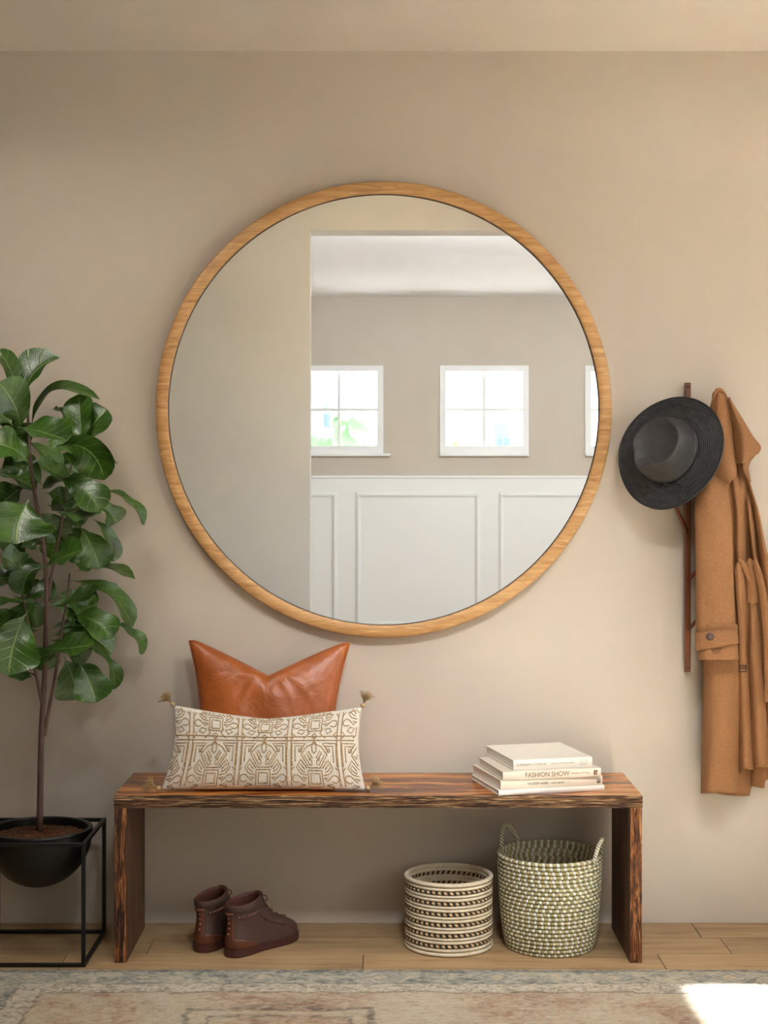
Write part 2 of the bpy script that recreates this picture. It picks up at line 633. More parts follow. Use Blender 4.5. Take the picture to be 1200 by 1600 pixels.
# floor boards
m = MB()
cols = []
PW = 0.1495
joints = {0: [-2.2, -0.42, 0.918], 1: [-2.4, -0.634, 0.969], 2: [-2.1, -0.85, -0.041, 0.764], 3: [-1.9, -0.3, 1.1]}
y = 0.0
i = 0
R2 = random.Random(3)
while y > -9.6:
    js = joints.get(i)
    if js is None:
        s0 = -2.4 + R2.random()
        js = [s0 + k * (1.5 + R2.random() * 0.2) for k in range(0, 5)]
    js = [-2.6] + [q for q in js if q > -2.5] + [4.1]
    for a, b in zip(js, js[1:]):
        y1 = max(y - PW, -9.6)
        c = (R2.random(), R2.random(), R2.random(), 1)
        g = 0.0011
        vs = [(a + g, y - g, 0), (b - g, y - g, 0), (b - g, y1 + g, 0), (a + g, y1 + g, 0)]
        vs += [(p[0], p[1], -0.006) for p in vs]
        m.add(vs, [(0, 3, 2, 1), (0, 1, 5, 4), (1, 2, 6, 5), (2, 3, 7, 6), (3, 0, 4, 7)])
        cols += [c] * 5
    y -= PW
    i += 1
nf = len(m.f)
m.box((-2.7, -9.7, -0.1), (4.2, 0.1, -0.006), 1)
cols += [(0, 0, 0, 1)] * 6
fl = m.build('floor', [OAK, GROOVE], smooth=False)
ca = fl.data.color_attributes.new('board', 'FLOAT_COLOR', 'CORNER')
for p in fl.data.polygons:
    for li in p.loop_indices:
        ca.data[li].color = cols[p.index]
struct(fl)

slab('wall_back', (-1.62, 0.0, 0), (2.12, 0.12, HZ), WALL)
slab('wall_left', (HX0 - 0.12, OY, 0), (HX0, 0.0, HZ), plain('dark_brown_low_bounce', srgb(70, 58, 48), 0.8))  # unseen wall, coloured dark to keep bounce light off the left side
SW = (-1.86, -0.60, 0.85, 2.29)          # window in the right wall: y0, y1, z0, z1
BOUNCE_SW = (-4.0, -2.5, 0.85, 2.29)  # added unseen window; its sun patch bounces fill to ceiling and upper wall
wall_with_hole('wall_right', 'x', HX1, 0.12, OY, 0.0, 0, HZ, [SW, BOUNCE_SW], WALL)
OX = -0.4215                            # left jamb of the opening
OZ = CZ + (VY - 360) * 9.4 / F          # its header
wall_with_hole('wall_front', 'y', OY, -0.205, -2.6, 4.0, 0, HZ, [(OX, 1.9, 0, OZ)], WALL)
slab('ceiling', (HX0 - 0.12, OY, HZ), (HX1 + 0.12, 0.12, HZ + 0.1), CEIL)
slab('ceiling_soffit', (HX0, -2.0, LZ), (HX1, 0.0, HZ), CEIL)

# the room beyond, seen in the mirror
def at_far(px, D=14.0):
    return (px - VX) * D / F


WZ0, WZ1 = CZ + (VY - 709) * 14 / F, CZ + (VY - 571) * 14 / F
WW = at_far(826) - at_far(687)
wx = [at_far(599) - WW, at_far(687), at_far(914)]
wall_with_hole('wall_far', 'y', FY, -0.14, -2.6, 4.0, 0, FZ, [(a, a + WW, WZ0, WZ1) for a in wx], WALL)
slab('wall_far_left', (-2.72, FY, 0), (-2.6, OY - 0.205, FZ), WALL)
slab('wall_far_right', (4.0, FY, 0), (4.12, OY - 0.205, FZ), WALL)
slab('ceiling_far', (-2.6, FY, FZ), (4.0, OY - 0.205, FZ + 0.1), WHITE_CEIL)

# wainscot with raised frames
DZ = CZ + (VY - 743) * 14 / F
m = MB()
m.box((-2.6, FY, 0.0), (4.0, FY + 0.02, DZ - 0.025))
m.box((-2.6, FY, DZ - 0.025), (4.0, FY + 0.028, DZ))
PZ = CZ + (VY - 769) * 14 / F
x0, pw, gap = at_far(556), at_far(750) - at_far(556), at_far(779) - at_far(750)
for k in range(-2, 3):
    a = x0 + k * (pw + gap)
    b = a + pw
    if a < -2.55 or b > 3.98:
        continue
    for (w_, dp, ins) in ((0.045, 0.030, 0.0), (0.022, 0.040, 0.012)):
        aa, bb, z0, z1 = a + ins, b - ins, 0.004 + ins, PZ - ins
        m.box((aa, FY + 0.018, z1 - w_), (bb, FY + dp, z1))
        m.box((aa, FY + 0.018, z0), (bb, FY + dp, z0 + w_))
        m.box((aa, FY + 0.018, z0 + w_), (aa + w_, FY + dp, z1 - w_))
        m.box((bb - w_, FY + 0.018, z0 + w_), (bb, FY + dp, z1 - w_))
o = m.build('trim_1', WHITE, smooth=False)
bevel(o, 0.004, 2)
struct(o)

# window glass: clear, with a little reflection
M = Mat('window_glass')
tr = M.n('ShaderNodeBsdfTransparent')
gl = M.n('ShaderNodeBsdfGlossy')
gl.inputs['Roughness'].default_value = 0.02
mx = M.n('ShaderNodeMixShader')
mx.inputs[0].default_value = 0.04
M.l(tr.outputs[0], mx.inputs[1])
M.l(gl.outputs[0], mx.inputs[2])
M.l(mx.outputs[0], M.t.nodes['Material Output'].inputs['Surface'])
GLASS = M.m


def window(name, axis, pos, u0, u1, z0, z1, fw, sill_over=0.0):
    """frame with a cross of muntins set in the hole, pane, sill; the room lies on the + side of pos (axis y) or the - side (axis x)"""
    root = bpy.data.objects.new(name, None)
    COL.objects.link(root)
    struct(root)

    def bx(m, a, b, c, d, p, q):
        if axis == 'y':
            m.box((a, pos + min(p, q), c), (b, pos + max(p, q), d))
        else:
            m.box((pos - max(p, q), a, c), (pos - min(p, q), b, d))
    m = MB()
    bx(m, u0, u0 + fw, z0, z1, -0.10, 0.012)
    bx(m, u1 - fw, u1, z0, z1, -0.10, 0.012)
    bx(m, u0 + fw, u1 - fw, z1 - fw, z1, -0.10, 0.012)
    bx(m, u0 + fw, u1 - fw, z0, z0 + fw * 1.3, -0.10, 0.012)
    bevel(m.build('window_frame', WHITE, root, smooth=False), 0.003)
    m = MB()
    uc, zc, mw = (u0 + u1) / 2, (z0 + z1) / 2 + 0.0, 0.013
    bx(m, uc - mw, uc + mw, z0 + fw, z1 - fw, -0.052, -0.020)
    bx(m, u0 + fw, uc - mw, zc - mw, zc + mw, -0.052, -0.020)
    bx(m, uc + mw, u1 - fw, zc - mw, zc + mw, -0.052, -0.020)
    m.build('muntin', WHITE, root, smooth=False)
    m = MB()
    bx(m, u0 + fw, u1 - fw, z0 + fw, z1 - fw, -0.066, -0.060)
    m.build('window_pane', GLASS, root, smooth=False)
    m = MB()
    bx(m, u0 - sill_over, u1 + sill_over, z0 - 0.022, z0 + 0.002, -0.02, 0.05)
    bevel(m.build('window_sill', WHITE, root, smooth=False), 0.003)
    return root


window('window_1', 'y', FY, wx[0], wx[0] + WW, WZ0, WZ1, 0.055, 0.065)
window('window_2', 'y', FY, wx[1], wx[1] + WW, WZ0, WZ1, 0.055)
window('window_3', 'y', FY, wx[2], wx[2] + WW, WZ0, WZ1, 0.055)
window('window_4', 'x', HX1, SW[0], SW[1], SW[2], SW[3], 0.05)
window('bounce_window', 'x', HX1, BOUNCE_SW[0], BOUNCE_SW[1], BOUNCE_SW[2], BOUNCE_SW[3], 0.05)  # added window that lets in sun for bounce fill

# outside the far windows: washed-out trees and houses, ground
GROUND = plain('pale_paving', srgb(225, 222, 214), 0.9, var=0.06)
slab('ground', (-40, -70, -0.4), (40, FY - 0.5, -0.3), GROUND)
TREE_GREEN = plain('tree_foliage', srgb(96, 128, 92), 0.8, var=0.25, vscale=3)
TREE_GREEN2 = plain('pale_tree_foliage', srgb(136, 146, 96), 0.8, var=0.2, vscale=3)
TREE_BARK = plain('tree_bark', srgb(110, 92, 78), 0.9)
HOUSE = plain('pale_house_render', srgb(225, 222, 220), 0.8)
HOUSE2 = plain('grey_house_render', srgb(104, 116, 138), 0.8)
ROOFM = plain('slate_roof', srgb(110, 120, 140), 0.7)
PANE2 = plain('house_window_glass', srgb(90, 110, 135), 0.2)


def outdoor_tree(px, py_top, D, r, mat, label):
    """a round-crowned tree at mirrored depth D"""
    x = (px - VX) * D / F
    zt = CZ + (VY - py_top) * D / F
    yy = -(D - 4.436)
    root = thing('garden_tree', label, 'tree', (x, yy, -0.3), 0)
    R = random.Random(int(px))
    m = MB()
    for k in range(9):
        c = (x + R.uniform(-.6, .6) * r, yy + R.uniform(-.5, .5) * r, zt - r + R.uniform(-.5, .35) * r)
        rows = []
        rr = r * R.uniform(.45, .65)
        for i in range(9):
            a = pi * i / 8 - pi / 2
            rows.append([(c[0] + rr * (1 + R.uniform(-.12, .12)) * cos(a) * cos(2 * pi * j / 14), c[1] + rr * cos(a) * sin(2 * pi * j / 14), c[2] + rr * sin(a)) for j in range(14)])
        m.grid(rows, closed_u=True)
    m.build('crown', mat, root)
    m = MB()
    m.tube([(x, yy, -0.3), (x + .05, yy, zt * .5), (x, yy, zt - r)], [r * .14, r * .11, r * .06])
    m.build('trunk', TREE_BARK, root)


outdoor_tree(512, 650, 24, 0.42, TREE_GREEN, 'pale green round tree outside left window, behind its left panes')
outdoor_tree(556, 632, 23, 0.40, TREE_GREEN, 'pale green tree outside left window, behind its right panes')
outdoor_tree(736, 672, 26, 0.33, TREE_GREEN2, 'yellowish tree low outside the middle window')


def house(px0, px1, py_top, D, mat, label, dep=3.0):
    x0, x1 = (px0 - VX) * D / F, (px1 - VX) * D / F
    zt = CZ + (VY - py_top) * D / F
    yy = -(D - 4.436)
    root = thing('distant_house', label, 'house', ((x0 + x1) / 2, yy, -0.3))
    m = MB()
    m.box((x0, yy - dep, -0.3), (x1, yy, zt))
    m.build('house_wall', mat, root, smooth=False)
    m = MB()
    e = 0.12
    xm = (x0 + x1) / 2
    h = (x1 - x0) * 0.3
    vs = [(x0 - e, yy + e, zt), (x1 + e, yy + e, zt), (xm, yy + e, zt + h), (x0 - e, yy - dep - e, zt), (x1 + e, yy - dep - e, zt), (xm, yy - dep - e, zt + h)]
    m.add(vs, [(0, 1, 2), (3, 5, 4), (0, 2, 5, 3), (1, 4, 5, 2), (0, 3, 4, 1)])
    m.build('roof', ROOFM, root, smooth=False)
    for k in range(2):
        m = MB()
        xa = x0 + (x1 - x0) * (.18 + .4 * k)
        m.box((xa, yy, zt - 1.1), (xa + (x1 - x0) * .22, yy + .03, zt - .4))
        m.build('house_window', PANE2, root, smooth=False)


house(583, 622, 672, 30, HOUSE2, 'blue-grey house edge outside left window, low at its right', 2)
house(505, 516, 632, 60, HOUSE2, 'tiny far blue-grey house outside left window, above the trees', 2)
house(773, 800, 660, 38, HOUSE2, 'grey house outside middle window, low at its right')
house(808, 840, 610, 48, HOUSE, 'white house with slate roof outside middle window at right edge')

# ------------------------------------------------------------------ rug
M = Mat('faded_oriental_rug_pile')
tc = M.n('ShaderNodeTexCoord')
nzv = M.n('ShaderNodeTexNoise')
nzv.inputs['Scale'].default_value = 14
nzv.inputs['Detail'].default_value = 4
M.l(tc.outputs['Object'], nzv.inputs['Vector'])
sub = M.n('ShaderNodeVectorMath', operation='SUBTRACT')
sub.inputs[1].default_value = (0.5, 0.5, 0.5)
M.l(nzv.outputs['Color'], sub.inputs[0])
scl = M.n('ShaderNodeVectorMath', operation='SCALE')
scl.inputs['Scale'].default_value = 0.05
M.l(sub.outputs[0], scl.inputs[0])
wob = M.n('ShaderNodeVectorMath', operation='ADD')
M.l(tc.outputs['Object'], wob.inputs[0])
M.l(scl.outputs[0], wob.inputs[1])
sp = M.n('ShaderNodeSeparateXYZ')
M.l(wob.outputs[0], sp.inputs[0])
RX0, RY0 = -1.03, -0.462
ex = M.math('SUBTRACT', sp.outputs[0], RX0)
ey = M.math('SUBTRACT', RY0, sp.outputs[1])
e = M.math('MINIMUM', ex, ey)
# field: cream with rust patches
fn = M.noise(wob.outputs[0], 2.6, 6, 0.65, 0.6)
fn2 = M.noise(wob.outputs[0], 26, 5, 0.7, 1.5)
fmix = M.math('ADD', M.math('MULTIPLY', fn, 0.72), M.math('MULTIPLY', fn2, 0.3))
field = M.ramp(fmix, [(0.38, srgb(150, 104, 76)), (0.45, srgb(180, 144, 114)), (0.52, srgb(204, 188, 160)), (0.66, srgb(216, 206, 184))])
fn3 = M.noise(M.coords((1, 1, 1), loc=(3, 1, 0)), 9, 4, 0.6, 1.0)
field = M.mix(M.ramp(fn3, [(0.58, (0, 0, 0, 1)), (0.72, (0.6, 0.6, 0.6, 1))]), field, srgb(150, 146, 104))
# border: grey-blue with light flowers
bn = M.noise(wob.outputs[0], 17, 5, 0.65, 2.0)
bn2 = M.noise(M.coords((1, 1, 1), loc=(1, 5, 2)), 8, 4, 0.6, 1.0)
border = M.ramp(M.math('ADD', M.math('MULTIPLY', bn, 0.6), M.math('MULTIPLY', bn2, 0.4)), [(0.38, srgb(74, 80, 78)), (0.46, srgb(122, 132, 128)), (0.52, srgb(184, 180, 160)), (0.64, srgb(212, 204, 182))])
# motif rows along the border: rosettes
ax = M.math('ABSOLUTE', M.math('SUBTRACT', M.math('FRACT', M.math('MULTIPLY', M.math('ADD', sp.outputs[0], 5.0), 3.3)), 0.5))
ay = M.math('ABSOLUTE', M.math('SUBTRACT', M.math('DIVIDE', M.math('SUBTRACT', ey, 0.062), 0.09), 0.0))
dd = M.math('ADD', M.math('MULTIPLY', ax, 2.6), ay)
ros = M.ramp(dd, [(0.0, srgb(196, 150, 90)), (0.12, srgb(226, 212, 176)), (0.3, srgb(90, 98, 102)), (0.36, srgb(210, 204, 186)), (0.52, srgb(96, 112, 120)), (0.6, srgb(186, 186, 176))])
rmask = M.ramp(dd, [(0.60, (0.65, 0.65, 0.65, 1)), (0.68, (0, 0, 0, 1))])
border = M.mix(rmask, border, ros)
# inner guard stripe
guard = M.ramp(M.noise(wob.outputs[0], 30, 3, 0.6, 2), [(0.4, srgb(146, 140, 124)), (0.52, srgb(216, 206, 186)), (0.65, srgb(226, 218, 202))])
g1 = M.ramp(e, [(0.108, (0, 0, 0, 1)), (0.112, (1, 1, 1, 1))])
colr = M.mix(g1, border, guard)
g2 = M.ramp(e, [(0.176, (0, 0, 0, 1)), (0.180, (1, 1, 1, 1))])
colr = M.mix(g2, colr, field)


def stripe(a, w):
    return M.ramp(M.math('ABSOLUTE', M.math('SUBTRACT', e, a)), [(w * 0.6, (0.8, 0.8, 0.8, 1)), (w * 1.4, (0, 0, 0, 1))])


colr = M.mix(stripe(0.110, 0.0035), colr, srgb(104, 100, 90))
colr = M.mix(stripe(0.180, 0.0045), colr, srgb(120, 92, 70))
colr = M.mix(stripe(0.013, 0.006), colr, srgb(86, 92, 94))
# a hexagonal medallion outline in the field
mx_ = M.math('ABSOLUTE', M.math('SUBTRACT', sp.outputs[0], -0.235))
my_ = M.math('ABSOLUTE', M.math('SUBTRACT', sp.outputs[1], -1.19))
rect = M.math('MAXIMUM', M.math('SUBTRACT', mx_, 0.222), M.math('SUBTRACT', my_, 0.425))
peak = M.math('ABSOLUTE', M.math('SUBTRACT', M.math('ADD', sp.outputs[1], M.math('MULTIPLY', M.math('ABSOLUTE', M.math('ADD', sp.outputs[0], 0.235)), 0.30)), -0.725))
peak = M.math('ADD', peak, M.math('MULTIPLY', M.math('GREATER_THAN', mx_, 0.16), 1.0))
for dist_, rad_, w_, c_ in ((rect, 0.0, 0.008, srgb(92, 84, 72)), (rect, -0.03, 0.012, srgb(206, 196, 172)), (rect, -0.055, 0.006, srgb(120, 104, 90)), (peak, 0.0, 0.006, srgb(108, 98, 86))):
    mk = M.ramp(M.math('ABSOLUTE', M.math('SUBTRACT', dist_, rad_)), [(w_ * 0.6, (0.8, 0.8, 0.8, 1)), (w_ * 1.3, (0, 0, 0, 1))])
    colr = M.mix(mk, colr, c_)
# wear
wr = M.noise(M.coords((1, 2.4, 1)), 34, 6, 0.75, 0.4)
colr = M.mix(M.ramp(wr, [(0.44, (0, 0, 0, 1)), (0.62, (0.7, 0.7, 0.7, 1))]), colr, srgb(220, 212, 192))
wr2 = M.noise(M.coords((1, 2.4, 1), loc=(4, 4, 4)), 60, 5, 0.75, 0.4)
colr = M.mix(M.ramp(wr2, [(0.53, (0, 0, 0, 1)), (0.66, (0.6, 0.6, 0.6, 1))]), colr, srgb(104, 92, 74))
M.color(colr)
M.set(Roughness=0.95)
M.b.inputs['Sheen Weight'].default_value = 0.15
M.bump(M.math('ADD', wr, M.noise(M.coords(), 400, 2)), 0.5, 0.004)
RUG = M.m
m = MB()
R2 = random.Random(5)
rows = []
nx, ny = 120, 60
for i in range(ny + 1):
    yy = RY0 - 2.1 * i / ny
    rows.append([(RX0 + 2.9 * j / nx, yy + (0.002 * R2.uniform(-1, 1) if i == 0 else 0), 0.009) for j in range(nx + 1)])
top = rows
m.grid(rows)
edge = [rows[0], [(p[0], p[1] + 0.003, 0.0055) for p in rows[0]], [(p[0], p[1] + 0.001, 0.001) for p in rows[0]]]
m.grid(edge, flip=True)
lf = [r[0] for r in rows]
m.grid([lf, [(p[0] - 0.002, p[1], 0.001) for p in lf]])
rt = [r[-1] for r in rows]
m.grid([rt, [(p[0] + 0.002, p[1], 0.001) for p in rt]], flip=True)
bt = rows[-1]
m.grid([bt, [(p[0], p[1] - 0.002, 0.001) for p in bt]])
rug = m.build('area_rug', RUG, merge=0.0001)
tag(rug, 'faded cream and rust oriental rug with grey-blue border on the oak floor', 'rug')

# ------------------------------------------------------------------ round mirror
mc = Vector((0.0159, 0, 1.5045))
mir = thing('round_mirror', 'large round wall mirror in a pale oak frame above the bench', 'mirror', (mc.x, -0.002, mc.z))
m = MB()
RO, RI, dpt = 0.6645, 0.6290, 0.038
N = 160
prof = [(RO - 0.004, -0.004), (RO, -0.008), (RO, -dpt + 0.004), (RO - 0.004, -dpt), (RI + 0.004, -dpt), (RI, -dpt + 0.003), (RI, -0.004)]
rows = []
for r, yy in prof:
    rows.append([(mc.x + r * cos(2 * pi * j / N), yy, mc.z + r * sin(2 * pi * j / N)) for j in range(N)])
m.grid(rows, closed_u=True, closed_v=True)
sharp(m.build('mirror_frame', MIRROR_WOOD, mir), 50)
m = MB()
n2 = 128
r_ = RI - 0.0015
for yy, fl_ in ((-0.020, False), (-0.014, True)):
    vs = [(mc.x + r_ * cos(2 * pi * j / n2), yy, mc.z + r_ * sin(2 * pi * j / n2)) for j in range(n2)]
    m.add(vs, [tuple(range(n2))])
o = len(m.v)
m.f.append(()) if False else None
for j in range(n2):
    k = (j + 1) % n2
    m.f.append((j, k, n2 + k, n2 + j))
    m.m.append(0)
m.build('mirror_glass', MIRROR, mir, smooth=False)
m = MB()
rows = []
for r, yy in ((RI + 0.002, -0.0215), (RI - 0.0022, -0.0215), (RI - 0.0022, -0.0195), (RI + 0.002, -0.0195)):
    rows.append([(mc.x + r * cos(2 * pi * j / N), yy, mc.z + r * sin(2 * pi * j / N)) for j in range(N)])
m.grid(rows, closed_u=True, closed_v=True)
m.build('inner_rim', plain('dark_mirror_rim', srgb(60, 46, 34), 0.5), mir)

# ------------------------------------------------------------------ bench
BX, BY0, BY1, BZ, BT = 0.7100, -0.380, -0.050, 0.450, 0.0335
bench = thing('wooden_bench', 'rustic dark reclaimed wood bench below the round mirror', 'bench', (0, (BY0 + BY1) / 2, 0))


def plank(name, a, b, mats, parent, pick):
    """a board with its faces' materials chosen by normal, edges worn a little"""
    m = MB()
    m.box(a, b)
    for i in range(6):
        m.m[i] = pick[i]         # bottom, top, front, right, back, left
    return bevel(m.build(name, mats, parent, smooth=False), 0.0022, 2)


def boards_top(name):
    """the bench top: slightly uneven front edge"""
    m = MB()
    R = random.Random(11)
    nx = 240
    prof_n = 7
    ph = [R.uniform(0, 6.3) for _ in range(24)]

    def rough(x, k):
        a = sum(sin(x * (18 + 23 * q) + ph[q] + k * (1.1 + q * .7)) for q in range(6)) / 6
        return a * 0.0011
    front, back = [], []
    rows = []
    zs = [BZ - BT * t for t in (0.0, 0.0, 0.12, 0.3, 0.45, 0.6, 0.75, 0.9, 1.0)]
    ys = [0.006, 0.0015, 0, 0, 0, 0, 0, 0, 0.003]
    line = []
    for i, (zz, yy) in enumerate(zip(zs, ys)):
        row = []
        for j in range(nx + 1):
            x = -BX + 2 * BX * j / nx
            q = rough(x, i * 1.7) if 0 < i else 0
            gap = 0.0035 if i == 7 else 0
            row.append((x, BY0 + yy + q + gap, zz + (0.0006 * sin(x * 37 + ph[7]) if i < 2 else 0) + rough(x, 9) * (0.5 if i == 8 else 0)))
        rows.append(row)
    m.grid(rows, mi=1)
    a0, a1 = rows[0][0], rows[0][-1]
    topb = [(p[0], BY1, BZ) for p in rows[0]]
    m.grid([topb, rows[0]], mi=0)
    botb = [(p[0], BY1, BZ - BT) for p in rows[-1]]
    m.grid([rows[-1], botb], mi=1)
    m.grid([botb, topb], mi=1)
    # ends
    for j, fl in ((0, False), (nx, True)):
        loop = [r[j] for r in rows] + [botb[j], topb[j]]
        o = len(m.v)
        m.v += loop
        f = tuple(o + k for k in range(len(loop)))
        m.f.append(f if fl else f[::-1])
        m.m.append(1)
    return sharp(m.build(name, [BENCH_TOP, BENCH_EDGE], bench, merge=0.00001), 35)


boards_top('bench_top')
LT = 0.0335
for sgn in (-1, 1):
    a, b = sorted((sgn * BX, sgn * (BX - LT)))
    if sgn < 0:
        a += 0.001
    else:
        b -= 0.001
    plank('leg', (a, BY0 + 0.003, 0.0), (b, BY1 - 0.003, BZ - BT + 0.0005), [BENCH_LEG, BENCH_LEG_EDGE], bench, [1, 1, 1, 0, 1, 0])

# ------------------------------------------------------------------ books
def book(name, label, fl, fr, dep, z0, z1, mat, lettering):
    """hardback: fl, fr are the floor positions of the spine's ends (seen from the front), dep its depth"""
    fl, fr = Vector((fl[0], fl[1], 0)), Vector((fr[0], fr[1], 0))
    ax = (fr - fl).normalized()
    ay = Vector((-ax.y, ax.x, 0))
    L = (fr - fl).length
    ang = atan2(ax.y, ax.x)
    root = thing(name, label, 'book', (fl.x, fl.y, z0), ang, 'ivory books stacked on the bench')
    t = 0.0026
    h = z1 - z0
    m = MB()
    m.box((0, 0.0, 0), (L, dep, t))
    m.box((0, 0.0, h - t), (L, dep, h))
    # gently rounded spine
    rows = []
    for i in range(9):
        a = i / 8
        zz = a * h
        yy = -0.0022 * sin(pi * a) + 0.0002
        rows.append([(0, yy, zz), (L, yy, zz)])
    m.grid(rows)
    inner = [[(0, 0.003, 0), (L, 0.003, 0)], [(0, 0.003, h), (L, 0.003, h)]]
    m.grid(inner, flip=True)
    m.add([(0, .003, 0), (0, .003, h)] + [r[0] for r in rows], [(0, 2, 3, 4, 5, 6, 7, 8, 9, 10, 1)])
    m.add([(L, .003, 0), (L, .003, h)] + [r[1] for r in rows], [(1, 10, 9, 8, 7, 6, 5, 4, 3, 2, 0)])
    cov = m.build('cover', mat, root, smooth=False)
    bevel(cov, 0.0006, 2)
    m = MB()
    m.box((0.0035, 0.003, t), (L - 0.0035, dep - 0.0035, h - t))
    m.build('page_block', PAGES, root, smooth=False)
    for txt, x, w, hh, ink in lettering:
        cu = bpy.data.curves.new('lettering', 'FONT')
        cu.body = txt
        cu.size = 1
        cu.extrude = 0.0
        cu.align_y = 'CENTER'
        o = bpy.data.objects.new('spine_lettering', cu)
        COL.objects.link(o)
        bpy.context.view_layer.update()
        dx, dy = max(o.dimensions.x, 1e-4), max(o.dimensions.y, 1e-4)
        cu.extrude = 0.0006 / (hh / dy)
        bpy.context.view_layer.update()
        me = bpy.data.meshes.new_from_object(o.evaluated_get(bpy.context.evaluated_depsgraph_get()))
        bpy.data.objects.remove(o)
        bpy.data.curves.remove(cu)
        me.materials.clear()
        me.materials.append(ink)
        o = bpy.data.objects.new('spine_lettering', me)
        COL.objects.link(o)
        o.parent = root
        o.scale = (w / dx, hh / dy, hh / dy)
        o.rotation_euler = (pi / 2, 0, 0)
        o.location = (x, -0.0017, h / 2)
    return root


def gpos(px, py, z):
    d = (CZ - z) * F / (py - VY)
    return ((px - VX) * d / F, d + CY)


b4 = book('book', 'thin white hardback at the bottom of the stack of ivory books', gpos(779, 1235, .465), gpos(944, 1226.5, .465), .238, .4505, .4650, BOOK4,
          [('BURDOCK', .066, .066, .0085, INK_WHITE)])
b3 = book('book', 'cream hardback with black spine lettering, second from bottom of the stack', gpos(782, 1219.5, .491), gpos(941, 1211.5, .491), .250, .4655, .4910, BOOK3,
          [('YOUSSEF NABIL', .075, .062, .0066, INK_DARK), ('I wont epaulo', .141, .040, .0060, INK_DARK)])
b2 = book('book', 'greige hardback with large gold spine lettering, second from top', gpos(785.5, 1206.5, .5135), gpos(939, 1200, .5135), .233, .4915, .5135, BOOK2,
          [('FASHION SHOW', .062, .125, .0125, INK_GOLD), ('PARIS STYLE', .194, .050, .0042, INK_GOLD)])
b1 = book('book', 'topmost ivory hardback of the stack, faint grey spine lettering', gpos(802, 1188, .5405), gpos(925, 1182.5, .5405), .246, .5140, .5405, BOOK,
          [('CAREEN STRIDE', .008, .086, .0064, INK_GREY), ('SARAH ROUECHERE', .106, .068, .0034, INK_GREY)])
# small printed emblems at the spines' ends


def emblem(root, boxes, mat, h):
    m = MB()
    for (x, z, w, hh) in boxes:
        m.box((x, -0.0024, h / 2 + z), (x + w, -0.0014, h / 2 + z + hh))
    m.build('spine_emblem', mat, root, smooth=False)


emblem(b1, [(.193, -.008, .0006, .016), (.210, -.008, .0006, .016), (.1965, .0058, .0108, .0005), (.1965, -.0064, .0108, .0005), (.1985, -.003, .0005, .006), (.2045, -.003, .0005, .006), (.201, -.0005, .002, .0005)], INK_GREY, .0265)
emblem(b2, [(.2575, -.006, .0052, .0125), (.2640, .0005, .0046, .006), (.2640, -.006, .0030, .005), (.2625, -.002, .0015, .0015)], INK_GOLD, .022)
emblem(b3, [(.276, .0030, .0025, .0022), (.2805, .0040, .0030, .0018), (.285, .0022, .0020, .003), (.2775, -.0005, .0085, .0018), (.276, -.0045, .0022, .0032), (.280, -.0065, .0055, .0045), (.2868, -.0040, .0015, .0022), (.277, -.0078, .003, .0016)], INK_DARK, .0255)

# ------------------------------------------------------------------ baskets
M = Mat('cream_coiled_grass')
v = M.coords((1, 1, 1))
M.color(M.ramp(M.noise(v, 30, 5), [(0.3, srgb(214, 198, 170)), (0.7, srgb(232, 219, 196))]))
M.set(Roughness=0.75)
SBX, SBY, SBR, SBH = (701 - VX) * 4.265 / F, -0.2115, 0.1225, 0.2005
tc = M.n('ShaderNodeTexCoord')
sp = M.n('ShaderNodeSeparateXYZ')
M.l(tc.outputs['Object'], sp.inputs[0])
an = M.math('ARCTAN2', M.math('SUBTRACT', sp.outputs[1], SBY), M.math('SUBTRACT', sp.outputs[0], SBX))
th = M.math('SINE', M.math('MULTIPLY', an, 260))
M.bump(th, 0.25, 0.0012)
CREAM_COIL = M.m
M = Mat('black_and_tan_coiled_grass')
tc = M.n('ShaderNodeTexCoord')
sp = M.n('ShaderNodeSeparateXYZ')
M.l(tc.outputs['Object'], sp.inputs[0])
an = M.math('ARCTAN2', M.math('SUBTRACT', sp.outputs[1], SBY), M.math('SUBTRACT', sp.outputs[0], SBX))
ph = M.math('ADD', M.math('MULTIPLY', an, 46 / (2 * pi)), M.math('MULTIPLY', sp.outputs[2], 32))
fr = M.math('FRACT', ph)
nz = M.noise(M.coords(), 60, 3)
M.color(M.mix(M.ramp(fr, [(0.49, (0, 0, 0, 1)), (0.52, (1, 1, 1, 1))]), M.ramp(nz, [(0.3, srgb(192, 158, 112)), (0.7, srgb(220, 192, 150))]), srgb(34, 28, 25)))
M.set(Roughness=0.7)
M.bump(M.math('SINE', M.math('MULTIPLY', an, 260)), 0.25, 0.0012)
PATTERN_COIL = M.m


def coil_profile(rows, R, r_in):
    """rows: (z centre, half height, bulge radius, material) ; scalloped outer then inner profile"""
    prof, mis = [], []
    for (zc, hh, mi, rr) in rows:
        for k in range(9):
            a = -pi * .68 + pi * 1.36 * k / 8
            prof.append((rr - hh + hh * 1.0 * cos(a), zc + hh * .82 * sin(a)))
            mis.append(mi)
    top = rows[-1]
    inner = []
    for (zc, hh, mi, rr) in reversed(rows):
        for k in range(5):
            a = pi / 2 + pi * k / 4
            inner.append((rr - hh * 1.4 + hh * 0.8 * cos(a), zc + hh * sin(a)))
            mis.append(mi)
    return prof + inner, mis


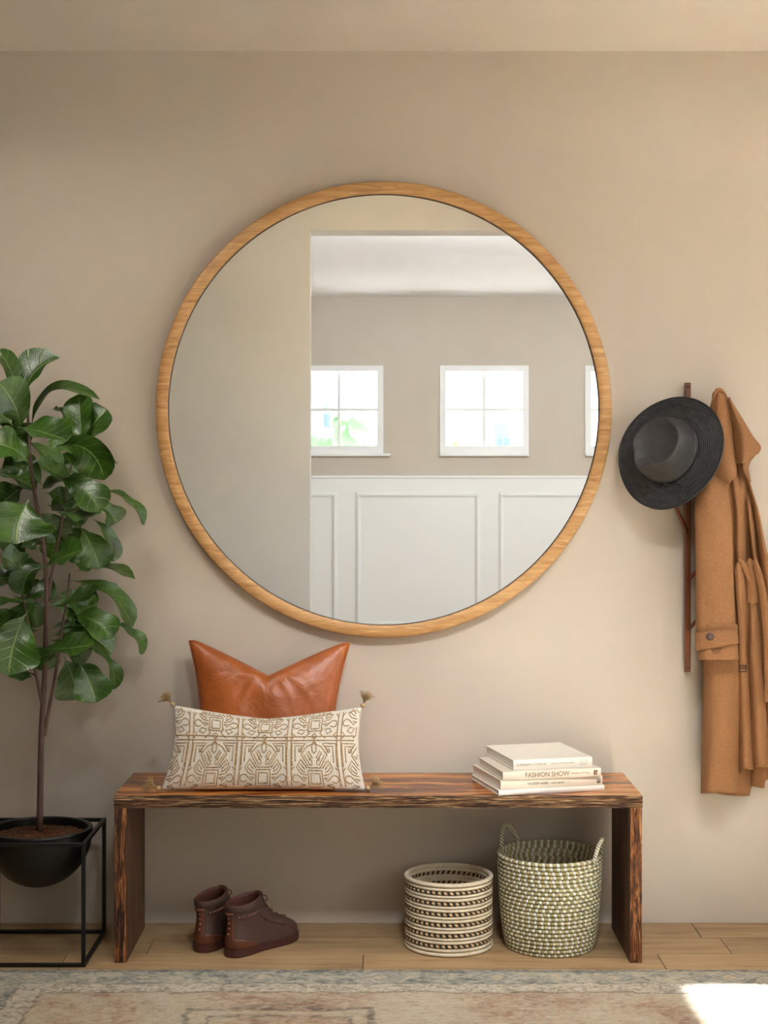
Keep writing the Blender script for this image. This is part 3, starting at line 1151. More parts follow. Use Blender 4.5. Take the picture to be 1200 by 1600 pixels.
rows, z = [], 0.0
seq = [('w', .0068), ('w', .0060)]
for k in range(6):
    seq += [('p', .0056), ('w', .0058), ('w', .0048)]
seq = seq[:-1] + [('w', .0068)]
tot = sum(2 * h for _, h in seq)
fac = SBH / tot
for kk, h in seq:
    h *= fac
    rows.append((z + h, h, 1 if kk == 'p' else 0, SBR + (0.002 if h > .0058 else 0.0)))
    z += 2 * h
prof, mis = coil_profile(rows, SBR, 0)
m = MB()
m.lathe(prof, 96, (SBX, SBY, 0), mis=mis)
m.lathe([(SBR - .012, .012), (SBR - .05, .012), (0.001, .012)], 64, (SBX, SBY, 0))
m.lathe([(SBR - .006, .0015), (0.001, .0015)], 64, (SBX, SBY, 0))
o = m.build('coiled_basket', [CREAM_COIL, PATTERN_COIL], fixn=False)
import bmesh
bm_ = bmesh.new()
bm_.from_mesh(o.data)
bmesh.ops.recalc_face_normals(bm_, faces=bm_.faces)
bm_.to_mesh(o.data)
bm_.free()
tag(o, 'small cream coiled basket with black and tan striped rows under the bench', 'basket')

LBX, LBY, LBR, LBB, LBH = (858.5 - VX) * 4.26 / F, -0.2165, 0.1475, 0.123, 0.262
M = Mat('olive_and_white_woven_rope')
tc = M.n('ShaderNodeTexCoord')
sp = M.n('ShaderNodeSeparateXYZ')
M.l(tc.outputs['Object'], sp.inputs[0])
an = M.math('ARCTAN2', M.math('SUBTRACT', sp.outputs[1], LBY), M.math('SUBTRACT', sp.outputs[0], LBX))
NR = 23
row = M.math('FLOOR', M.math('MULTIPLY', sp.outputs[2], NR / LBH))
rowr = M.n('ShaderNodeTexWhiteNoise', noise_dimensions='1D')
M.l(row, rowr.inputs['W'])
lean = M.math('MULTIPLY', M.math('FRACT', M.math('MULTIPLY', sp.outputs[2], NR / LBH)), 0.12)
ph = M.math('ADD', M.math('ADD', M.math('MULTIPLY', an, 92 / (2 * pi)), M.math('MULTIPLY', rowr.outputs['Value'], 2.0)), lean)
cell = M.math('FLOOR', ph)
cmb = M.n('ShaderNodeCombineXYZ')
M.l(cell, cmb.inputs[0])
M.l(row, cmb.inputs[1])
wn = M.n('ShaderNodeTexWhiteNoise', noise_dimensions='2D')
M.l(cmb.outputs[0], wn.inputs['Vector'])
alt = M.math('PINGPONG', cell, 1.0)
val = M.math('ADD', M.math('MULTIPLY', alt, 0.55), M.math('MULTIPLY', wn.outputs['Value'], 0.45))
cc = M.ramp(val, [(0.0, srgb(242, 240, 230)), (0.40, srgb(234, 228, 208)), (0.52, srgb(214, 200, 152)), (0.66, srgb(184, 174, 118)), (0.86, srgb(164, 154, 94)), (0.97, srgb(190, 168, 122))])
fr = M.math('ABSOLUTE', M.math('SUBTRACT', M.math('FRACT', ph), 0.5))
gapm = M.ramp(fr, [(0.40, (0, 0, 0, 1)), (0.49, (0.5, 0.5, 0.5, 1))])
M.color(M.mix(gapm, cc, srgb(92, 76, 52)))
M.set(Roughness=0.85)
M.bump(M.math('SUBTRACT', M.noise(M.coords(), 300, 3), M.math('MULTIPLY', M.math('POWER', M.math('MULTIPLY', fr, 2), 3), 2.0)), 0.6, 0.003)
ROPE = M.m
rows = []
hh = LBH / NR / 2
for k in range(NR):
    t = (k + .5) / NR
    rr = smooth_tab([(0, LBB - .002), (0.06, LBB + .004), (0.25, LBB + .012), (0.6, LBB + .020), (1, LBR)], t)
    rows.append((hh * (2 * k + 1), hh, 0, rr))
prof, mis = coil_profile(rows, LBR, 0)
bk = thing('rope_basket', 'tall olive and white woven rope basket with two loop handles under the bench', 'basket', (LBX, LBY, 0))
m = MB()
m.lathe(prof, 120, (LBX, LBY, 0), mis=mis)
m.lathe([(LBB - .012, .012), (0.001, .012)], 64, (LBX, LBY, 0))
m.lathe([(LBB - .006, .0015), (0.001, .0015)], 64, (LBX, LBY, 0))
m.build('basket_body', ROPE, bk)
M = Mat('twisted_handle_rope')
tc = M.n('ShaderNodeTexCoord')
sp = M.n('ShaderNodeSeparateXYZ')
M.l(tc.outputs['Object'], sp.inputs[0])
st = M.math('FRACT', M.math('MULTIPLY', M.math('ADD', M.math('ADD', sp.outputs[0], sp.outputs[2]), M.math('MULTIPLY', sp.outputs[1], 0.4)), 95))
M.color(M.ramp(st, [(0.46, srgb(240, 237, 226)), (0.50, srgb(120, 104, 72)), (0.56, srgb(176, 168, 112)), (0.9, srgb(160, 150, 92)), (0.97, srgb(120, 104, 72))]))
M.set(Roughness=0.85)
HROPE = M.m
for ang, span, hgt in ((radians(138), radians(17), 0.052), (radians(-22), radians(17), 0.050)):
    m = MB()
    pts = []
    for k in range(25):
        t = k / 24
        a = ang + span * (2 * t - 1) * (1 if 0 < k < 24 else 1)
        zz = LBH - 0.014 + (hgt + 0.012) * sin(pi * t) ** 0.62
        out = LBR - 0.004 + 0.008 * sin(pi * t)
        pts.append((LBX + out * cos(a), LBY + out * sin(a), zz))
    m.tube(pts, 0.0062, 10)
    m.build('handle', HROPE, bk)

# ------------------------------------------------------------------ plant stand with potted fig
PCX, PCY = -0.937, -0.258
st = thing('plant_stand', 'black square metal plant stand holding the fig pot at left', 'plant stand', (PCX, PCY, 0))
m = MB()
hw, hd, T, H = 0.157, 0.158, 0.0105, 0.331
x0, x1, y0, y1 = PCX - hw, PCX + hw, PCY - hd, PCY + hd
for xx in (x0, x1 - T):
    for yy in (y0, y1 - T):
        m.box((xx, yy, 0), (xx + T, yy + T, H))
for zz in (0, H - T):
    for yy in (y0, y1 - T):
        m.box((x0 + T, yy, zz), (x1 - T, yy + T, zz + T))
    for xx in (x0, x1 - T):
        m.box((xx, y0 + T, zz), (xx + T, y1 - T, zz + T))
bevel(m.build('stand_frame', BLACK_METAL, st, smooth=False), 0.0012)
plant = thing('potted_fig_tree', 'tall fiddle leaf fig in a round black bowl pot at left', 'potted plant', (PCX, PCY, 0.177))
m = MB()
PR = 0.1445
zb, zt = 0.176, 0.338
prof = []
for k in range(22):
    a = (pi / 2) * k / 21
    prof.append((max(PR * sin(a), .0008) if k else 0.0008, zt - 0.014 - (zt - zb - 0.014) * cos(a)))
prof += [(PR + .001, zt - .013), (PR + 0.0015, zt - 0.003), (PR, zt), (PR - .010, zt + .0005), (PR - .0125, zt - .003), (PR - .014, zt - .03), (PR * .8, zb + .07), (PR * .4, zb + .02), (.0008, zb + .012)]
m.lathe(prof, 72, (PCX, PCY, 0))
m.build('pot', BLACK_POT, plant)
m = MB()
R = random.Random(2)
rows = []
for i in range(15):
    r = (PR - .0138) * i / 14 if i else 0.0005
    rows.append([(PCX + r * cos(2 * pi * j / 48), PCY + r * sin(2 * pi * j / 48), zt - .022 + .012 * (1 - (i / 14) ** 2) + (R.uniform(-.004, .004) if i < 14 else -.004)) for j in range(48)])
m.grid(rows, closed_u=True)
m.build('soil', SOIL, plant)

# trunk and branches: pixels and depth of their course
m = MB()
TY = -0.255


def course(tab, r0, r1, n=8):
    """tab: (px, py, y); a smooth tube through the points"""
    pts = []
    K = 26
    ts = [i / (len(tab) - 1) for i in range(len(tab))]
    for k in range(K + 1):
        t = k / K
        pts.append(P(smooth_tab(list(zip(ts, [q[0] for q in tab])), t), smooth_tab(list(zip(ts, [q[1] for q in tab])), t), smooth_tab(list(zip(ts, [q[2] for q in tab])), t)))
    m.tube(pts, [r0 + (r1 - r0) * k / K for k in range(K + 1)], n)


course([(62, 1300, -.258), (63, 1220, -.258), (65, 1140, -.257), (69, 1070, -.255), (72, 990, -.25), (73, 920, -.25), (70, 870, -.25), (64, 820, -.25), (54, 770, -.25), (47, 720, -.24), (44, 660, -.235), (42, 600, -.23)], 0.0092, 0.0034)
m.build('trunk', BARK, plant)
for tab, r0, r1 in (
        ([(69, 1150, -.255), (76, 1110, -.25), (84, 1070, -.245), (92, 1020, -.235), (99, 970, -.225), (105, 940, -.215), (109, 896, -.175)], .0055, .003),
        ([(76, 940, -.25), (80, 905, -.245), (86, 870, -.235), (94, 830, -.225), (101, 785, -.215), (104, 755, -.21), (112, 725, -.20)], .0048, .0028),
        ([(66, 1100, -.257), (60, 1070, -.262), (54, 1040, -.268), (46, 985, -.28), (37, 940, -.29), (32, 905, -.295), (25, 880, -.30)], .005, .003),
        ([(68, 850, -.25), (60, 840, -.26), (50, 832, -.265), (42, 826, -.27)], .003, .002),
        ([(56, 1055, -.265), (48, 1052, -.262), (40, 1048, -.26)], .0025, .0018)):
    m = MB()
    course(tab, r0, r1)
    m.build('branch', BARK, plant)

# leaves: base pixel, tip pixel, full width in pixels, roll, depth of base and tip, arch (+ up), fold
LW = [(0, .035), (.07, .04), (.14, .12), (.24, .40), (.36, .62), (.48, .74), (.6, .88), (.72, 1.0), (.82, .98), (.9, .80), (.96, .48), (1, .05)]
LEAVES = [
    (27, 622, -6, 545, 44, 45, -.25, -.22, 8, .25),
    (44, 645, 92, 558, 62, 30, -.24, -.18, 22, .55),
    (33, 672, -2, 598, 62, 8, -.27, -.33, 8, .2),
    (49, 676, 156, 624, 36, 42, -.20, -.12, 44, .3),
    (79, 640, 103, 654, 22, 40, -.17, -.13, 6, .3),
    (128, 700, 123, 616, 46, -14, -.20, -.15, 0, .25),
    (126, 704, 168, 640, 64, 18, -.17, -.14, 6, .3),
    (28, 667, 104, 688, 66, 30, -.28, -.37, 2, .5),
    (88, 697, 163, 750, 62, -28, -.24, -.27, 24, .35),
    (48, 698, 4, 700, 26, 30, -.22, -.2, 8, .3),
    (40, 690, 93, 736, 36, 35, -.22, -.2, 6, .35),
    (145, 728, 183, 724, 24, 50, -.16, -.11, 6, .3),
    (124, 744, 101, 708, 42, 0, -.17, -.15, 0, .2),
    (131, 744, 60, 716, 40, 42, -.28, -.33, -12, .35),
    (120, 760, 150, 722, 26, 20, -.14, -.11, 4, .3),
    (46, 727, -12, 694, 56, 22, -.31, -.36, 10, .3),
    (48, 727, -10, 742, 26, 55, -.33, -.40, 2, .2),
    (-6, 742, 56, 765, 40, 40, -.25, -.22, 6, .3),
    (66, 758, 26, 722, 46, 10, -.21, -.18, 2, .2),
    (88, 747, 157, 800, 52, 12, -.27, -.33, 12, .3),
    (126, 756, 66, 764, 30, 42, -.21, -.19, 8, .3),
    (152, 765, 225, 820, 34, 58, -.16, -.10, 16, .3),
    (140, 772, 80, 794, 38, 30, -.21, -.19, 4, .3),
    (86, 797, 158, 802, 44, 42, -.29, -.35, -8, .35),
    (152, 790, 181, 818, 40, 25, -.18, -.15, 6, .3),
    (46, 781, 26, 850, 104, -8, -.38, -.46, 6, .28),
    (138, 806, 178, 878, 34, 50, -.15, -.11, 12, .35),
    (124, 822, 156, 889, 52, 14, -.22, -.24, 4, .3),
    (102, 820, 140, 872, 56, 0, -.18, -.15, 2, .2),
    (92, 822, 80, 874, 40, 8, -.2, -.18, 0, .2),
    (72, 884, 129, 860, 48, 26, -.29, -.35, 2, .4),
    (78, 885, 37, 930, 42, 18, -.3, -.33, 16, .4),
    (108, 895, 211, 905, 42, 55, -.17, -.08, 14, .3),
    (98, 908, 207, 980, 44, 48, -.18, -.09, 26, .35),
    (160, 918, 187, 921, 18, 45, -.12, -.08, 2, .3),
    (70, 946, 155, 917, 36, 40, -.26, -.25, -8, .35),
    (112, 955, 150, 924, 40, 10, -.17, -.14, 2, .2),
    (33, 902, 30, 862, 30, 20, -.27, -.27, 0, .3),
    (30, 892, 2, 868, 42, 15, -.30, -.34, 4, .3),
    (60, 862, 34, 852, 26, 40, -.24, -.24, 4, .3),
    (34, 920, -12, 904, 48, 32, -.29, -.33, 8, .3),
    (45, 940, -12, 948, 28, 48, -.32, -.38, 4, .3),
    (40, 938, 70, 922, 42, 25, -.22, -.2, 3, .3),
    (44, 955, 14, 1055, 82, -6, -.36, -.44, 6, .22),
    (112, 960, 174, 998, 50, 16, -.24, -.29, 10, .35),
    (172, 972, 224, 1022, 30, 52, -.15, -.10, 12, .35),
    (76, 985, 142, 976, 30, 40, -.19, -.16, 6, .3),
    (74, 998, 175, 1022, 52, 34, -.2, -.17, 22, .35),
    (60, 1012, 148, 1006, 50, 34, -.29, -.33, -4, .4),
    (94, 1020, 50, 1040, 38, 15, -.27, -.28, 6, .3),
    (142, 1012, 179, 1077, 30, 52, -.16, -.12, 14, .35),
    (100, 1026, 124, 1093, 66, 2, -.2, -.18, 2, .2),
    (119, 1028, 150, 1098, 58, 10, -.24, -.27, 4, .28),
    (54, 1058, 16, 1046, 30, 30, -.25, -.24, -4, .3),
    (22, 850, -14, 844, 40, 40, -.34, -.4, 2, .3),
    (30, 955, -10, 985, 50, 10, -.24, -.22, 2, .2),
    (58, 940, 30, 975, 44, 5, -.23, -.22, 2, .2),
    (40, 762, 2, 790, 46, 5, -.24, -.22, 4, .2),
    (38, 740, 4, 728, 44, 8, -.22, -.2, 4, .2),
    (60, 800, 100, 842, 46, 4, -.2, -.18, 2, .2),
    (70, 770, 118, 788, 38, 15, -.22, -.2, 4, .3),
    (96, 870, 146, 884, 40, 20, -.17, -.14, 4, .3),
    (88, 940, 60, 910, 34, 10, -.22, -.2, 2, .2),
    (92, 950, 124, 962, 36, 14, -.2, -.18, 2, .2),
    (60, 1010, 78, 1046, 36, 10, -.23, -.22, 2, .2),
    (20, 665, -10, 640, 44, 10, -.24, -.2, 2, .2),
    (36, 640, 18, 676, 40, 10, -.21, -.2, 2, .2),
    (20, 690, -20, 720, 44, 30, -.24, -.22, 2, .2),
    (10, 800, -24, 840, 60, 10, -.28, -.28, 2, .2),
    (14, 1030, -20, 1046, 40, 24, -.26, -.26, 4, .2),
    (-20, 600, -30, 540, 50, 10, -.24, -.24, 4, .2),
    (-20, 700, -70, 660, 60, 10, -.24, -.24, 14, .2),
    (-20, 790, -80, 810, 70, 20, -.28, -.32, 14, .2),
    (-20, 880, -85, 900, 70, 20, -.28, -.32, 14, .2),
    (-10, 960, -80, 1000, 70, 20, -.26, -.3, 14, .2),
    (0, 660, -60, 720, 60, 20, -.22, -.14, 14, .2),
    (-10, 860, -60, 880, 60, 30, -.2, -.12, 14, .2),
    (0, 1010, -50, 1060, 60, 20, -.22, -.16, 14, .2),
]
mf = MB()
R = random.Random(21)
for (fx_, fy_, dx_, dy_, fw_) in ((62, 660, -38, 46, 44), (70, 712, 52, -20, 42), (30, 760, -40, 30, 44), (74, 790, 60, 26, 44), (60, 830, -42, 40, 46), (86, 850, 58, 10, 42),
                                  (64, 880, -48, 24, 42), (84, 930, 60, 30, 44), (60, 985, -46, 26, 44), (78, 1000, 56, 34, 44), (44, 800, 24, 52, 42), (96, 760, 44, 44, 42),
                                  (104, 960, 46, 14, 36), (20, 930, 40, 50, 40)):
    LEAVES.append((fx_, fy_, fx_ + dx_, fy_ + dy_, fw_, R.uniform(-30, 25), -.19, R.uniform(-.17, -.12), 8, .3))
for (bx, by, tx, ty, wpx, roll, yb, yt, arch, fold) in LEAVES:
    a, b = P(bx, by, yb), P(tx, ty, yt)
    sc_ = 4.22 / F
    chord = b - a
    n1 = Vector((0, 0, 1)) - chord.normalized() * chord.normalized().z
    perp = Vector((-(chord.z), 0, chord.x))
    if perp.z < 0:
        perp = -perp
    perp.normalize()
    ctrl = (a + b) / 2 + perp * arch * 2 * sc_ + Vector((0, -0.01 * arch / 10, 0))
    NV, NU = 18, 12
    rows, uvs = [], []
    w = wpx * 1.10 * sc_ / 2
    ph1, ph2 = R.uniform(0, 6.3), R.uniform(0, 6.3)
    rip = R.uniform(.09, .20)
    Tm = (b - a).normalized()
    Bm = Tm.cross(Vector((0.05, -1, 0.35))).normalized()
    zz = [(Matrix.Rotation(radians(g), 3, Tm) @ Bm).cross(Tm).z for g in (30, -30)]
    rsg = 1 if zz[0] >= zz[1] else -1     # a positive roll turns the upper side to the light
    for i in range(NV + 1):
        t = i / NV
        p = a * (1 - t) ** 2 + ctrl * 2 * t * (1 - t) + b * t * t
        T_ = (2 * (1 - t) * (ctrl - a) + 2 * t * (b - ctrl)).normalized()
        face = Vector((0.05, -1, 0.35)).normalized()
        B = T_.cross(face)
        if B.length < 1e-4:
            B = Vector((1, 0, 0))
        B.normalize()
        Nn = B.cross(T_).normalized()
        B = (Matrix.Rotation(radians(roll * rsg), 3, T_) @ B).normalized()
        Nn = B.cross(T_).normalized()
        ww = w * smooth_tab(LW, t)
        row, ur = [], []
        for j in range(NU + 1):
            s_ = 2 * j / NU - 1
            lift = fold * abs(s_) ** 1.3 * ww * 0.9
            rp = rip * w * sin(t * 12 + ph1 + (2.1 if s_ > 0 else 0) + ph2 * (s_ > 0)) * abs(s_) ** 2 * min(1, t * 3) * (1 - t ** 6)
            q = p + B * (s_ * ww * (1 - 0.12 * fold)) + Nn * (lift + rp)
            row.append(q)
            ur.append((0.5 + s_ * 0.5, t))
        rows.append(row)
        uvs.append(ur)
    # keep behind-the-wall tips off the wall
    rows = [[Vector((q.x, min(q.y, -0.03), q.z)) for q in r] for r in rows]
    mf.grid(rows, uvs=uvs)
fo = mf.build('foliage', LEAF, plant, fixn=False)

# ------------------------------------------------------------------ cushions
def cushion_point(u, v, side, cor, thick, pinch, nrm, chop=0.0, wob=None):
    """u, v in -1..1; corners TL, TR, BL, BR; pinch = how far the edges' middles are drawn in"""
    TL, TR, BL, BR = cor
    pu, pv = pinch[0], pinch[1]
    # edges bow inwards between the corners
    uu = u * (1 - pu * (1 - abs(v) ** 1.8))
    vv = v
    if v > 0:
        vv = v * (1 - pv * (1 - abs(u) ** 1.5)) - chop * v ** 1.5 * max(0, 1 - abs(u) / 0.92) ** 1.05
    else:
        vv = v * (1 - pinch[2] * (1 - abs(u) ** 1.5))
    s, t = (uu + 1) / 2, (vv + 1) / 2
    p = (BL * (1 - s) + BR * s) * (1 - t) + (TL * (1 - s) + TR * s) * t
    e = max(0.0, (1 - abs(u) ** 2.2)) ** 0.5 * max(0.0, (1 - abs(v) ** 2.2)) ** 0.5
    h = thick * e ** 0.8
    if wob:
        h += wob(u, v) * e
    q = p + nrm * (h * side)
    q.z = max(q.z, BZ + 0.0035)
    return q


def cushion_mesh(mb, NU, NV, args):
    front = [[cushion_point(-1 + 2 * j / NU, -1 + 2 * i / NV, 1, *args) for j in range(NU + 1)] for i in range(NV + 1)]
    back = [[cushion_point(-1 + 2 * j / NU, -1 + 2 * i / NV, -1, *args) for j in range(NU + 1)] for i in range(NV + 1)]
    mb.grid(front)
    mb.grid(back, flip=True)


# tan leather cushion with a chopped top, leaning on the wall
cor = (P(295, 1001, -.075), P(547, 1005, -.075), P(308, 1222, -.165), P(522, 1222, -.165))
nl = Vector((0, -1, .30)).normalized()


def wob_l(u, v):
    a = 0.0
    if v > -0.2:
        # creases that run down from the chop
        for ang, amp in ((-.95, .004), (-.70, .007), (-.42, .006), (.45, .005), (.8, .004)):
            x = u - ang * (1.05 - v) * .9
            a += amp * math.exp(-(x / .055) ** 2) * max(0, v + .2)
        a -= .006 * math.exp(-(u / .06) ** 2) * max(0, v) ** 2
    return a + .002 * sin(u * 9 + v * 4)


LCARGS = (cor, .055, (.10, .0, .0), nl, .50, wob_l)
lc = thing('leather_cushion', 'tan leather cushion with chopped top leaning on the wall behind patterned cushion', 'cushion', (-.19, -.14, .45))
m = MB()
cushion_mesh(m, 72, 56, LCARGS)
m.build('cushion_cover', LEATHER, lc, merge=0.0004)
m = MB()
pts = [cushion_point(-1 + 2 * k / 40, 1, 0, *LCARGS) for k in range(41)]
pts += [cushion_point(1, 1 - 2 * k / 40, 0, *LCARGS) for k in range(1, 41)]
pts += [cushion_point(1 - 2 * k / 40, -1, 0, *LCARGS) for k in range(1, 41)]
pts += [cushion_point(-1, -1 + 2 * k / 40, 0, *LCARGS) for k in range(1, 40)]
m.tube(pts, 0.0022, 6, closed=True)
m.build('seam', LEATHER, lc)

# patterned lumbar cushion
cor2 = (P(271, 1102, -.25), P(566, 1104, -.25), P(250, 1237, -.315), P(573, 1238, -.315))
n2v = Vector((0, -1, .28)).normalized()


def wob_p(u, v):
    return .0018 * sin(u * 11 + v * 2) * max(0, v) + .0012 * sin(u * 23 + 1)


LPARGS = (cor2, .052, (.055, .20, .05), n2v, 0.10, wob_p)
lp = thing('patterned_cushion', 'long white cushion with tan geometric embroidery and corner tassels on the bench', 'cushion', (-.30, -.28, .45))
m = MB()
cushion_mesh(m, 90, 44, LPARGS)
m.build('cushion_cover', COTTON, lp, merge=0.0004)

# embroidery: polylines in cell units laid on the cover
def cush(x, y):
    """x, y in pixels of a flattened cover: x -152..152, y -66..66"""
    u, v = x / 156.0, y / 68.0
    u, v = max(-.995, min(.995, u)), max(-.995, min(.995, v))
    p = cushion_point(u, v, 1, *LPARGS)
    return p + n2v * 0.0006


emb = MB()


def stitch(pts, r=0.0016, closed=False):
    q = []
    pp = pts + [pts[0]] if closed else pts
    for (a, b) in zip(pp, pp[1:]):
        L_ = math.hypot(b[0] - a[0], b[1] - a[1])
        n = max(1, int(L_ / 5))
        for k in range(n):
            q.append((a[0] + (b[0] - a[0]) * k / n, a[1] + (b[1] - a[1]) * k / n))
    q.append(pp[-1])
    q = [(x, y) for x, y in q if abs(x) < 153 and abs(y) < 65.5]
    if len(q) < 2:
        return
    emb.tube([cush(x, y) for x, y in q], r, 5, cap=True)


def arc(cx, cy, r, a0, a1, n=8):
    return [(cx + r * cos(radians(a0 + (a1 - a0) * k / n)), cy + r * sin(radians(a0 + (a1 - a0) * k / n))) for k in range(n + 1)]


CW, CH = 82.0, 88.0
ROWY = 16.0                    # the double line between the two rows of squares


def motif(cx, ytop, sgn, clip):
    """one square's figure; sgn -1: the square hangs below ytop, +1: stands above"""
    def T_(pts):
        return [(cx + x, ytop + sgn * y) for x, y in pts]

    def S_(pts, closed=False, r=0.0015):
        for mir_ in (1, -1):
            q = [(x * mir_, y) for x, y in pts]
            run = []
            for p in T_(q):
                run.append(p)
            stitch(run, r, closed)
    # corner frames: nested brackets that point to the middle
    for k, (a, b) in enumerate(((0, 0), (5, 5), (10, 10))):
        S_([(-36 + a, 42 - b * 1.6), (-36 + a, 5 + b), (-14 - b * .6, 5 + b), (-22 - b * .2, 17 + b * .3)] if k < 2 else [(-25, 20), (-25, 14), (-21, 14), (-21, 20), (-25, 20)])
    S_([(-31, 36), (-31, 10), (-19, 10)])
    # hexagon round the flower
    S_([(0, 1), (-4, 7), (-12, 11), (-21, 24), (-9, 45), (0, 45)])
    S_([(-17, 24), (-7, 41), (-4, 41), (-4, 34), (-12, 22), (-9, 18), (-5, 26), (-3, 30)])
    S_([(0, 4), (-4, 11), (-3, 19), (0, 22)])
    S_([(-7, 34), (-9, 26)])
    # square below
    S_([(0, 49), (-11, 49), (-11, 74), (0, 74)])
    S_([(0, 54), (-7, 54), (-7, 70), (0, 70)])
    # hooks beside the square
    S_([(-12, 46), (-22, 32), (-29, 45), (-23, 54), (-13, 57)])
    S_([(-16, 48), (-22, 39), (-25, 45), (-20, 50), (-16, 52)])
    S_(arc(-30, 62, 6.0, 40, 320) + [(-18, 66), (-15, 62)])
    S_([(-13, 62), (-20, 60)])
    S_([(-24, 70), (-16, 72), (-21, 80), (-28, 76), (-24, 70)])
    S_([(-13, 70), (-9, 79), (-18, 88)])
    S_([(-38, 50), (-33, 44)])
    S_([(-38, 76), (-32, 82), (-36, 88)])
    S_([(0, 79), (-5, 84), (0, 89)])


for k in range(-2, 3):
    cx = k * CW
    motif(cx, ROWY - 4, -1, None)
    motif(cx, ROWY + 4 + 84, -1, None)
for x in (-1.5 * CW, -.5 * CW, .5 * CW, 1.5 * CW):
    for dx in (-3.4, 3.4):
        stitch([(x + dx, -66), (x + dx, 66)], 0.0016)
for dy in (-3.6, 3.6):
    stitch([(-153, ROWY + dy), (153, ROWY + dy)], 0.0016)
emb.build('embroidery', THREAD, lp)

# tassels at the four corners
R = random.Random(9)
for (u, v), dirv in (((-1, 1), (-.62, .0, .75)), ((1, 1), (.35, -.05, .9)), ((-1, -1), (-.85, -.08, .42)), ((1, -1), (.8, -.08, .55))):
    c = cushion_point(u, v, 0, *LPARGS)
    d = Vector(dirv).normalized()
    m = MB()
    kc = c + d * .004
    kc.z = max(kc.z, BZ + .0075)
    m.ball(kc, .0068, 14, 8)
    knot = m.build('tassel_knot', TASSEL_KNOT, lp)
    m = MB()
    sd = d.cross(Vector((0, 1, 0))).normalized()
    for k in range(150):
        a, b = R.gauss(0, .40), R.gauss(0, .30)
        a = max(-.85, min(.85, a))
        dv = (d + sd * a + Vector((0, 1, 0)) * b).normalized()
        L_ = R.uniform(.026, .043)
        p0 = kc + d * .003
        pts = [p0, p0 + (d * .6 + dv * .4).normalized() * L_ * .4, p0 + (d * .25 + dv * .75).normalized() * L_ * .75 + Vector((0, 0, -.001)), p0 + dv * L_ + Vector((0, 0, -.002))]
        pts = [Vector((q.x, q.y, max(q.z, BZ + .0015))) for q in pts]
        m.tube(pts, [.0007, .0006, .0005, .0003], 4)
    m.build('tassel', TASSEL, lp)

